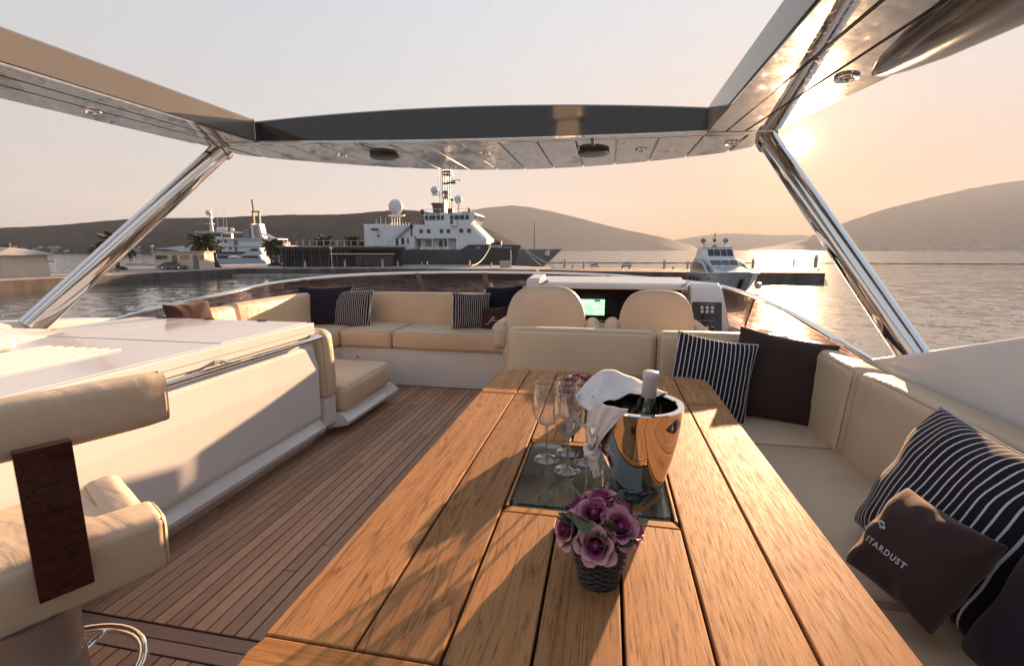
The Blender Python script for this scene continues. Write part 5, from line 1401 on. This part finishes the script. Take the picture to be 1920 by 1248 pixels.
for px, m_ in ((686, 'orange'), (690, 'shipwhite'), (695, 'shipwhite'), (704, 'bluehull'), (710, 'shipgrey')): box('deck_gear', lx(px), lx(px + 5), -5.6, -4.8, lz(464.5), lz(458 + (px % 3)), m_, sp, .1)
# main house: open side deck below an overhanging accommodation block
box('lower_house', lx(792), lx(868), -3.2, 5, lz(468), lz(447.2), 'shipwhite', sp, .06)
acc_ = prism('accommodation', [(lx(792), lz(447)), (lx(872), lz(447)), (lx(872), lz(420.8)), (lx(786), lz(420.8)), (lx(786), lz(438))], 'y', -5.4, 5.2, 'shipwhite', sp, .06)
for px in (800.8, 815.4, 840.3, 853.5):
    w_ = box('window', lx(px - 3.3), lx(px + 3.3), -5.47, -5.395, lz(437), lz(429.6), 'shipgrey', sp, .02); box('pane', lx(px - 2.6), lx(px + 2.6), -5.49, -5.472, lz(436.2), lz(430.4), 'shipglass', w_, .005, 1)
for px in (821, 850.5): box('stanchion', lx(px), lx(px + 1.5), -5.4, -5.1, lz(468), lz(447), 'shipwhite', sp, .02)
for px in (797, 812, 826, 844): box('bulwark_gate', lx(px), lx(px + 11), -5.6, -5.5, lz(467.5), lz(463), 'shipwhite', sp, .03)
for px, w in ((803, 12), (829, 7), (840, 5)): box('shaded_opening', lx(px), lx(px + w), -3.26, -3.18, lz(462), lz(450), 'shipgrey' if w < 12 else 'shadowgap', sp, .02)
fr_ = loft('forward_house', [[(lx(868), -5.35, lz(z_)), (lx(x1), -5.0, lz(z_)), (lx(x1 + 5), -3.9, lz(z_)), (lx(x1 + 5), 3.9, lz(z_)), (lx(x1), 4.9, lz(z_)), (lx(868), 5.2, lz(z_))] for z_, x1 in ((467.5, 919), (447, 918), (421.2, 892))], 'shipwhite', sp, angle=5)
for px in (878, 892.5):
    w_ = box('window', lx(px - 3.3), lx(px + 3.3), -5.40, -5.2, lz(436), lz(428.8), 'shipgrey', sp, .02); box('pane', lx(px - 2.6), lx(px + 2.6), -5.43, -5.405, lz(435.2), lz(429.6), 'shipglass', w_, .005, 1)
# bridge
bprof = [(lx(806), lz(420.7)), (lx(894), lz(420.7)), (lx(901), lz(412)), (lx(903.5), lz(402)), (lx(900), lz(398.6)), (lx(808), lz(398.6)), (lx(803), lz(402)), (lx(805.5), lz(412.2))]
prism('bridge', bprof, 'y', -4.6, 4.6, 'shipwhite', sp, .08)
for a, b_ in ((806.5, 813), (815, 827.5), (829.5, 836), (838, 843.5), (855.5, 861.5), (863.5, 872.5), (874, 882.5), (884.5, 891.5)):
    w_ = box('window', lx(a), lx(b_), -4.68, -4.59, lz(411.8), lz(403.4), 'shipgrey', sp, .02); box('pane', lx(a + .5), lx(b_ - .5), -4.705, -4.682, lz(411.2), lz(404), 'shipglass', w_, .005, 1)
for a, b_ in ((808, 814), (816, 826), (829, 836), (852, 863), (878, 884), (886, 891)): box('roof_light', lx(a), lx(b_), -4.66, -4.59, lz(400.8), lz(399.2), 'shipglass', sp, .005, 1)
box('bridge_wing', lx(859), lx(871), -6.2, -4.6, lz(424), lz(421.5), 'shipwhite', sp, .05); box('wing_locker', lx(864), lx(870), -6.0, -5.0, lz(421.4), lz(413), 'shipwhite', sp, .1)
box('ladder_recess', lx(855.5), lx(862), -4.67, -4.59, lz(419.5), lz(412.6), 'rust', sp, .02)
for y in (-3.5, -1.2, 1.2, 3.5):
    w_ = box('front_window', lx(902.2), lx(904.0), y - 1.0, y + 1.0, lz(412), lz(403.5), 'shipglass', sp, .02)
tube('bow_railing', [(lx(903), -3.5, lz(419)), (lx(916), -3.0, lz(419.5))], .08, 'shipwhite', sp, 6); tube('bow_railing', [(lx(903), -3.5, lz(416)), (lx(915), -3.0, lz(416.5))], .08, 'shipwhite', sp, 6)
# funnel, mast, aerials
prism('funnel', [(lx(814), lz(398.4)), (lx(832), lz(398.4)), (lx(832), lz(377.5)), (lx(810.5), lz(377.5)), (lx(811), lz(380.5)), (lx(814), lz(383))], 'y', -1.6, 1.6, 'rust', sp, .08)
box('mast_house', lx(832), lx(836.5), -1.0, 1.0, lz(398.4), lz(374), 'shipwhite', sp, .05); box('mast_house', lx(842), lx(851.5), -.8, .8, lz(398.4), lz(388), 'rust', sp, .05)
for px, y in ((826.2, -.9), (833.8, -.9), (842.8, -.9), (833.8, .9), (842.8, .9)): tube('mast_leg', [(lx(px), y, lz(398)), (lx(px), y, lz(309))], .13 if px > 827 else .06, 'shipgrey', sp, 6)
for i in range(20): tube('mast_rung', [(lx(826.2), -.9, lz(395 - i * 4.2)), (lx(833.8), -.9, lz(395 - i * 4.2))], .045, 'shipgrey', sp, 5)
for v_ in (318, 323.5, 340, 356, 367): box('mast_crosstree', lx(832.5), lx(850 if v_ < 330 else 844), -1.0, 1.0, lz(v_ + .9), lz(v_ - .9), 'shipgrey' if v_ < 350 else 'rust', sp, .03)
prism('radar_bracket', [(lx(842), lz(340.5)), (lx(854), lz(340.5)), (lx(858), lz(337.5)), (lx(858), lz(336)), (lx(842), lz(338))], 'y', -.5, .5, 'shipgrey', sp, .03)
box('radar_scanner', lx(846), lx(868), -.2, .2, lz(335.2), lz(333.8), 'shipgrey', sp, .03); tube('scanner_post', [(lx(857), 0, lz(338)), (lx(857), 0, lz(335))], .2, 'shipgrey', sp, 8)
radome('radome', lx(817.5), -1.2, lz(353.5), .92, 'domewhite', sp); box('radome_arm', lx(812), lx(828), -1.5, -.9, lz(363.3), lz(361.8), 'shipwhite', sp, .03)
radome('radome', lx(832.5), .8, lz(358), .82, 'domewhite', sp)
radome('radome', lx(862), -.5, lz(371), .92, 'domewhite', sp); tube('radome_post', [(lx(862.5), -.5, lz(398.5)), (lx(862.5), -.5, lz(379))], .16, 'domewhite', sp, 8)
radome('searchlight', lx(851), -1, lz(372), .33, 'rust', sp); tube('searchlight_post', [(lx(851), -1, lz(389)), (lx(851), -1, lz(375))], .13, 'rust', sp, 6)
radome('dark_dome', lx(799), -3.6, lz(395), .5, 'rust', sp); tube('dome_post', [(lx(801), -3.6, lz(420)), (lx(800), -3.6, lz(399))], .2, 'shipgrey', sp, 8)
lathe('horn', [(0, 0), (.2, 0), (.16, .5), (.4, .9), (.3, 1.3), (0, 1.35)], 'shipgrey', sp, 12, (lx(884.5), -1, lz(398.5)))
for px, y in ((808, -4.2), (822, -4.2), (836, -4.3), (872, -4.3), (895, -4)): tube('roof_rail', [(lx(px), y, lz(398.6)), (lx(px), y, lz(391))], .05, 'shipwhite', sp, 5)
tube('roof_rail', [(lx(806), -4.25, lz(391.5)), (lx(838), -4.25, lz(391.5))], .05, 'shipwhite', sp, 5); tube('roof_rail', [(lx(868), -4.25, lz(391.5)), (lx(897), -4.0, lz(391.5))], .05, 'shipwhite', sp, 5)
for px in (684, 694, 704): tube('aerial', [(lx(px), 2, lz(420)), (lx(px), 2, lz(400 + (px % 7)))], .05, 'shipwhite', sp, 5)
box('anchor_winch', lx(928), lx(940), -2.5, 2.5, lz(458.6), lz(454), 'shipgrey', sp, .2); lathe('winch_drum', [(0, -.9), (.55, -.9), (.55, .9), (0, .9)], 'rust', sp, 16, (lx(941), -2, lz(455.5))).rotation_euler = (0, pi / 2, 0)
rope(at(920, 106, lz(461) + SEA), at(884, 92, QZ + .5), 1.0, .10, 'slack rope from the dark ship side down to the quay post')
rope(at(979, 108, lz(461) + SEA), at(1040, 90, QZ + .5), .5, .07, 'long mooring rope running from the dark bow right to the pier')
rope(at(981, 108, lz(463) + SEA), at(1016, 90, QZ + .5), .3, .07, 'short mooring rope from the dark bow to the pier')

# ---- grey vessel behind, only its bow shows
D2 = 127.0; k2x, k2z = 913 / D2, 927 / D2; W2 = 468 + 4.94 * 927 / D2
gv = thing('grey_vessel', 'pale grey vessel behind the dark ship, only its sharp bow showing', 'ship', at(985, D2, SEA), YAW)
def gx(px): return (px - 985) / k2x
def gz(v): return (W2 - v) / k2z
hull('hull', [(gx(830), 4.5, 4.2, gz(470), 0), (gx(960), 4.3, 3.6, gz(467.5), 0), (gx(1000), 3.0, 1.6, gz(467.2), 1.2), (gx(1030), 1.6, .5, gz(467), 4.0), (gx(1054), .15, .05, gz(466.5), 6.2)], 'navygrey', gv)
lathe('jackstaff', [(0, 0), (.17, 0), (.14, 6.3), (.2, 6.35), (.2, 6.5), (.06, 6.55), (.06, 6.9), (0, 6.9)], 'shipgrey', gv, 8, (gx(1002), 0, gz(467)))
box('hawse_plate', gx(1021), gx(1030), -1.75, -1.3, gz(479), gz(468.5), 'cabinwhite', gv, .05)

# ---- blue explorer yacht
D3 = 170.0; k3x, k3z = 913 / D3, 927 / D3; W3 = 468 + 4.94 * 927 / D3
by = thing('explorer_yacht', 'blue hulled explorer yacht with white decks and twin masts behind the palms', 'yacht', at(440, D3, SEA), YAW)
def ex(px): return (px - 440) / k3x
def ez(v): return (W3 - v) / k3z
hull('hull', [(ex(296), .2, .05, ez(465.5), -4.5), (ex(318), 2.4, 1.0, ez(467), -3.0), (ex(350), 4.3, 3.2, ez(470), -1), (ex(400), 4.9, 4.5, ez(472), 0), (ex(520), 4.9, 4.6, ez(472.5), 0), (ex(566), 4.5, 4.2, ez(472.5), 0)], 'bluehull', by)
box('boot_stripe', ex(393), ex(520), -4.97, -4.85, ez(478.2), ez(477), 'cabinwhite', by, .02)
S = [(296, 467), (330, 466), (352, 460)]
prism('foredeck', [(ex(297), ez(465.6)), (ex(345), ez(470)), (ex(352), ez(470)), (ex(352), ez(461)), (ex(340), ez(462)), (ex(318), ez(465))], 'y', -2.2, 2.2, 'cabinwhite', by, .05)
d1 = box('main_deck_house', ex(350), ex(531), -4.4, 4.4, ez(472), ez(461.5), 'cabinwhite', by, .1)
box('deck_edge', ex(362), ex(548), -4.9, 4.9, ez(462.6), ez(460.6), 'cabinwhite', by, .05)
d2 = prism('upper_deck_house', [(ex(372), ez(460.6)), (ex(520), ez(460.6)), (ex(520), ez(449)), (ex(384), ez(449))], 'y', -4.0, 4.0, 'cabinwhite', by, .1)
box('deck_edge', ex(386), ex(530), -4.7, 4.7, ez(449.2), ez(447.4), 'cabinwhite', by, .05)
prism('wheelhouse', [(ex(380), ez(447.4)), (ex(430), ez(447.4)), (ex(430), ez(436.5)), (ex(388), ez(436.5))], 'y', -3.4, 3.4, 'cabinwhite', by, .1)
box('wheelhouse_glass', ex(384), ex(428), -3.46, -3.38, ez(444), ez(438.5), 'shipglass', by, .02)
box('sun_roof', ex(382), ex(462), -4.0, 4.0, ez(436.6), ez(434.8), 'cabinwhite', by, .05)
box('sun_deck_shade', ex(430), ex(445), -3.0, -2.9, ez(447), ez(439), 'shutter', by, .02)
for a in (403, 415, 424, 437): 
    w_ = box('window', ex(a - 2.1), ex(a + 2.1), -4.07, -3.98, ez(455), ez(450.4), 'shipgrey', by, .02); box('pane', ex(a - 1.7), ex(a + 1.7), -4.09, -4.072, ez(454.5), ez(450.9), 'shipglass', w_, .004, 1)
for a in (418, 429, 446): 
    w_ = box('window', ex(a - 2.1), ex(a + 2.1), -4.47, -4.38, ez(468), ez(463.6), 'shipgrey', by, .02); box('pane', ex(a - 1.7), ex(a + 1.7), -4.49, -4.472, ez(467.5), ez(464.1), 'shipglass', w_, .004, 1)
for a, v0, v1 in ((456, 461, 450), (456, 472, 463)): box('doorway', ex(a - 2.5), ex(a + 2.5), -4.48, -3.9, ez(v0), ez(v1), 'shutter', by, .02)
tube('stair', [(ex(441), -4.5, ez(450)), (ex(450), -4.5, ez(461))], .14, 'cabinwhite', by, 6)
for i, (px, y, r) in enumerate(((413.5, 0, .75), (421.5, -.5, .85), (429.5, -1.0, .75), (436.5, .8, .72))): radome('radome', ex(px), y, ez(430.5), r, 'domewhite', by)
lathe('fore_mast', [(0, 0), (.62, 0), (.45, 3), (.35, 6.0), (.6, 6.1), (.6, 6.3), (0, 6.4)], 'domewhite', by, 14, (ex(401), 0, ez(434.8))); radome('mast_radome', ex(398), 0, ez(399.5), .90, 'domewhite', by)
for v_ in (409, 420): box('mast_spreader', ex(393), ex(404), -1, 1, ez(v_ + .6), ez(v_ - .6), 'domewhite', by, .03)
for px in (413, 424, 430): tube('whip_aerial', [(ex(px), 0, ez(434)), (ex(px), 0, ez(384))], .045, 'domewhite', by, 5)
for s in (-1, 1):
    prism('funnel_leg', [(ex(486.5 + s * 8), ez(447)), (ex(486.5 + s * 8 + 5), ez(447)), (ex(486.5 + s * 6.5 + 2), ez(420)), (ex(486.5 + s * 6.5 - 2), ez(420))], 'y', -1.6, 1.6, 'domewhite', by, .06)
    box('mast_leg', ex(486.3 + s * 5.5 - 1.2), ex(486.3 + s * 5.5 + 1.2), -.5, .5, ez(421), ez(397), 'shutter', by, .04)
prism('funnel_panel', [(ex(482), ez(447)), (ex(494), ez(447)), (ex(491), ez(421)), (ex(483), ez(421))], 'y', -.8, .8, 'paving', by, .04)
box('mast_yard', ex(479), ex(494), -.4, .4, ez(399), ez(396.5), 'shutter', by, .03); tube('top_mast', [(ex(481.5), 0, ez(397)), (ex(480.6), 0, ez(376))], .25, 'shutter', by, 8); box('mast_yard', ex(478), ex(483.5), -.3, .3, ez(377.5), ez(376.5), 'shutter', by, .02)
box('crane_housing', ex(464), ex(475), -2, 2, ez(447), ez(430), 'navygrey', by, .1)
for s in (-1, 1): tube('crane_boom', [(ex(498), s * 1.2, ez(438)), (ex(532), s * 1.2, ez(455))], .25, 'domewhite', by, 8)
prism('lifeboat', [(ex(497), ez(470)), (ex(513), ez(470)), (ex(518), ez(482)), (ex(506), ez(491)), (ex(500), ez(478))], 'y', -5.6, -4.95, 'orange', by, .1)
for i in range(12): box('deck_fitting', ex(516 + i * 3.4), ex(517.6 + i * 3.4), -4.6, -4.2, ez(460.6), ez(452 + (i * 7) % 5), 'domewhite', by, .02, 1)

# ---- small motor yacht in front of it
D4 = 128.0; k4x, k4z = 913 / D4, 927 / D4; W4 = 468 + 4.94 * 927 / D4
my = thing('motor_cruiser', 'small pale blue motor cruiser moored stern to the quay before the blue yacht', 'boat', at(455, D4, SEA), YAW)
def mx_(px): return (px - 455) / k4x
def mz(v): return (W4 - v) / k4z
hull('hull', [(mx_(404), .1, .05, mz(485.5), -1.8), (mx_(420), 1.2, .6, mz(486), -1.0), (mx_(445), 2.2, 1.8, mz(486), 0), (mx_(500), 2.3, 2.0, mz(486.5), 0), (mx_(505), 2.2, 1.9, mz(492), 0)], 'palehull', my)
prism('cabin', [(mx_(449), mz(486)), (mx_(497), mz(486)), (mx_(493), mz(477)), (mx_(490), mz(475)), (mx_(463), mz(475)), (mx_(455), mz(482))], 'y', -2.0, 2.0, 'palehull', my, .08)
prism('cabin_glass', [(mx_(458), mz(483.6)), (mx_(493), mz(484)), (mx_(488), mz(479)), (mx_(463), mz(479))], 'y', -2.06, -1.99, 'shipglass', my, .01)
prism('flybridge', [(mx_(463), mz(475)), (mx_(497), mz(475)), (mx_(493), mz(464)), (mx_(478), mz(464)), (mx_(472), mz(470))], 'y', -1.7, 1.7, 'palehull', my, .08)
prism('flybridge_glass', [(mx_(473.5), mz(470.4)), (mx_(489), mz(470.6)), (mx_(491), mz(466)), (mx_(478.5), mz(466))], 'y', -1.76, -1.69, 'shipglass', my, .01)
loft('tender', [[(mx_(x), -w - .6, mz(z)), (mx_(x), 0 - .6, mz(z + 2.6)), (mx_(x), w - .6, mz(z)), (mx_(x), -.6, mz(z - 1.0))] for x, w, z in ((429, .1, 481.5), (435, .6, 480.5), (444, .7, 480.5), (451, .3, 482))], 'cabinwhite', my)

# ---- silver motor yacht lying at the pier, bow towards us
L5 = 25.0
sy5 = thing('silver_yacht', 'silver grey motor yacht at the pier with its bow pointing at the camera', 'yacht', (14.95, 57.0, SEA), radians(-90) + radians(1.0))
# local x runs from stern (0 at the back) to the bow; build it with x = metres forward of the stern
def S5(x): return x - L5 + 2.0
hull('hull', [(S5(0), 2.75, 2.6, 2.05, 0), (S5(6), 2.95, 2.75, 2.10, 0), (S5(13), 2.95, 2.6, 2.35, 0), (S5(18), 2.72, 1.9, 2.65, .2), (S5(21.5), 2.1, 1.05, 2.9, .9), (S5(24), 1.25, .35, 3.08, 1.7), (S5(25.4), .25, .04, 3.16, 2.3)], 'silver', sy5)
for s in (-1, 1):
    tube('gunwale', [(S5(13), s * 2.97, 2.40), (S5(18), s * 2.75, 2.70), (S5(21.5), s * 2.13, 2.95), (S5(24), s * 1.28, 3.13), (S5(25.45), s * .1, 3.21)], .07, 'cabinwhite', sy5, 8)
    for x in (5.0, 8.2, 11.3):
        o = lathe('fender', [(0, -.55), (.16, -.5), (.22, -.3), (.22, .3), (.16, .5), (0, .55)], 'black', sy5, 14, (S5(x), s * (3.18), 1.15))
    prism('side_moulding', [(S5(3), 2.0), (S5(16.5), 2.55), (S5(14.5), 3.1), (S5(12), 4.2), (S5(9), 4.75), (S5(6), 4.6), (S5(3), 3.4)], 'y', s * 2.72 - .09, s * 2.72 + .09, 'silver', sy5, .05)
    prism('side_window', [(S5(5), 2.75), (S5(14.2), 2.85), (S5(12), 3.75), (S5(8.5), 4.1), (S5(5), 3.8)], 'y', s * 2.84 - .02, s * 2.84 + .02, 'shipglass', sy5, .01)
    for i, x in enumerate((15.2, 16.4)):
        o = lathe('porthole', [(0, 0), (.17, 0), (.2, .03), (.2, .06), (0, .06)], 'black', sy5, 14, (S5(x), s * 2.72, 1.75)); o.rotation_euler = (s * radians(96), 0, 0)
    o = box('hull_vent', S5(21.0), S5(21.9), s * 1.72 - .06, s * 1.72 + .06, 1.85, 2.25, 'cabinwhite', sy5, .05); o.rotation_euler = (0, 0, 0)
prism('anchor_pocket', [(S5(22.9), .6), (S5(23.2), .6), (S5(24.7), 2.2), (S5(24.2), 2.3)], 'y', -.95, -.55, 'black', sy5, .05)
loft('foredeck', [[(S5(x), -w, z0), (S5(x), -w * .9, z1), (S5(x), w * .9, z1), (S5(x), w, z0)] for x, w, z0, z1 in ((12, 2.35, 2.3, 3.7), (14.5, 2.3, 2.4, 3.55), (17.5, 2.1, 2.6, 3.2), (20.5, 1.5, 2.8, 2.98), (22.5, .7, 2.95, 3.02))], 'silver', sy5)
loft('deckhouse', [[(S5(x), -w, 2.3), (S5(x), -w * .86, z1), (S5(x), w * .86, z1), (S5(x), w, 2.3)] for x, w, z1 in ((2, 2.3, 4.75), (9.5, 2.4, 4.85), (11.8, 2.3, 4.62), (13.6, 2.2, 3.62))], 'cabinwhite', sy5, angle=18)
def slant(name, x0, z0, x1, z1, w0, w1, y0, y1, m):
    """glass pane on the raked front: between bottom (x0,z0) and top (x1,z1), spanning y0..y1 as fractions of the half width"""
    A = [(S5(x0) + .05, y0 * w0, z0 + .06), (S5(x0) + .05, y1 * w0, z0 + .06), (S5(x1) + .05, y1 * w1, z1 + .06), (S5(x1) + .05, y0 * w1, z1 + .06)]
    B = [(x - .08, y, z - .05) for x, y, z in A]
    bm = bmesh.new(); loft_bm(bm, [B, A]); return from_bm(name, bm, m, sy5)
for y0, y1 in ((-.92, -.20), (-.14, .34), (.40, .92)): slant('windscreen', 13.35, 3.75, 12.1, 4.47, 1.92, 1.98, y0, y1, 'shipglass')
loft('upper_house', [[(S5(x), -w, 4.7), (S5(x), -w * .86, z1), (S5(x), w * .86, z1), (S5(x), w, 4.7)] for x, w, z1 in ((2.5, 2.0, 6.35), (8.0, 2.15, 6.45), (9.6, 2.1, 6.35), (10.9, 2.05, 4.95))], 'cabinwhite', sy5, angle=18)
for y0, y1 in ((-.95, -.52), (-.47, -.03), (.03, .47), (.52, .95)): slant('upper_window', 10.72, 5.1, 9.75, 6.18, 1.82, 1.80, y0, y1, 'shipglass')
box('hardtop', S5(2), S5(9.3), -2.0, 2.0, 6.45, 6.62, 'cabinwhite', sy5, .06)
for s in (-1, 1):
    tube('dome_leg', [(S5(6), s * 1.35, 6.6), (S5(6), s * 1.6, 7.35)], .10, 'silver', sy5, 8); radome('satellite_dome', S5(6), s * 1.62, 7.75, .42, 'navygrey', sy5)
    tube('mast_stay', [(S5(6), s * 1.5, 7.05), (S5(6), s * .5, 7.1), (S5(6), s * .05, 8.6)], .045, 'silver', sy5, 6)
tube('mast', [(S5(6), 0, 6.6), (S5(6), 0, 8.9)], .06, 'silver', sy5, 6); tube('mast_crossbar', [(S5(6), -1.5, 7.05), (S5(6), 1.5, 7.05)], .05, 'silver', sy5, 6)
radome('radar', S5(6.05), 0, 7.75, .25, 'black', sy5); radome('anchor_light', S5(6), 0, 8.9, .12, 'black', sy5); box('horn_bracket', S5(6.2), S5(6.4), -.3, .3, 6.6, 6.95, 'bronze', sy5, .05)
o = lathe('bow_fender', [(0, -.5), (.3, -.42), (.42, 0), (.3, .42), (0, .5)], 'cabinwhite', sy5, 14, (S5(19), 2.9, 1.0))

sy5.scale = (.90, .90, .80)

# ---- small craft on the water
def jet_ski(px, depth, rz, label):
    t = thing('jet_ski', label, 'jet ski', at(px, depth, SEA), rz, 'jet skis beyond the pier')
    loft('hull', [[(x, -w, .15), (x, -w * .8, z), (x, w * .8, z), (x, w, .15), (x, 0, -.2)] for x, w, z in ((-1.5, .5, .55), (-.6, .6, .6), (.6, .55, .75), (1.3, .3, .7), (1.7, .05, .6))], 'cabinwhite', t)
    box('seat', -1.2, .3, -.2, .2, .6, .95, 'black', t, .08); tube('handlebar', [(.55, -.4, 1.15), (.6, 0, 1.1), (.55, .4, 1.15)], .05, 'black', t, 6); prism('cowl', [(.2, .6), (1.3, .65), (.7, 1.1), (.4, 1.1)], 'y', -.25, .25, 'black', t, .04)
jet_ski(1115, 136, YAW + .5, 'dark jet ski drifting left, just beyond the pier')
jet_ski(1176, 152, YAW + .2, 'white and dark jet ski moored at the boom, right of the other')
bt = thing('speedboat', 'small white speedboat alone on the blue water at far left', 'boat', at(83, 205, SEA), YAW + .3)
loft('hull', [[(x, -w, .25), (x, -w * .95, z), (x, w * .95, z), (x, w, .25), (x, 0, -.3)] for x, w, z in ((-2.6, 1.0, .85), (0, 1.1, .9), (1.8, .7, 1.1), (3.0, .05, 1.25))], 'cabinwhite', bt)
box('helm', -.4, .3, -.6, .6, .85, 1.5, 'black', bt, .1); box('outboard', -3.0, -2.55, -.25, .25, .2, 1.3, 'black', bt, .08)
bu = thing('marker_buoy', 'small pale marker buoy on the water in front of the left quay wall', 'buoy', at(83, 74, SEA)); lathe('float', [(0, -.2), (.25, -.15), (.3, .2), (.12, .35), (0, .36)], 'plaster', bu, 14); lathe('topmark', [(0, .35), (.06, .35), (.06, .95), (.15, 1.0), (.15, 1.2), (0, 1.2)], 'orange', bu, 10)

# ---- hazy evening air over the bay
hz = pydata('haze', [(x, y, z) for z in (SEA - 4.5, 480) for y in (-60, 5600) for x in (-4600, 4600)], [(0, 2, 3, 1), (4, 5, 7, 6), (0, 1, 5, 4), (1, 3, 7, 5), (3, 2, 6, 7), (2, 0, 4, 6)], None, None, False)
m = bpy.data.materials.new('evening_haze'); m.use_nodes = True
n = m.node_tree.nodes
for q in list(n): n.remove(q)
o_ = n.new('ShaderNodeOutputMaterial'); pv_ = n.new('ShaderNodeVolumePrincipled'); pv_.inputs['Color'].default_value = (.50, .55, .64, 1); pv_.inputs['Density'].default_value = .00014; pv_.inputs['Anisotropy'].default_value = .15
m.node_tree.links.new(pv_.outputs[0], o_.inputs['Volume']); hz.data.materials.append(m); tag(hz, kind='stuff')
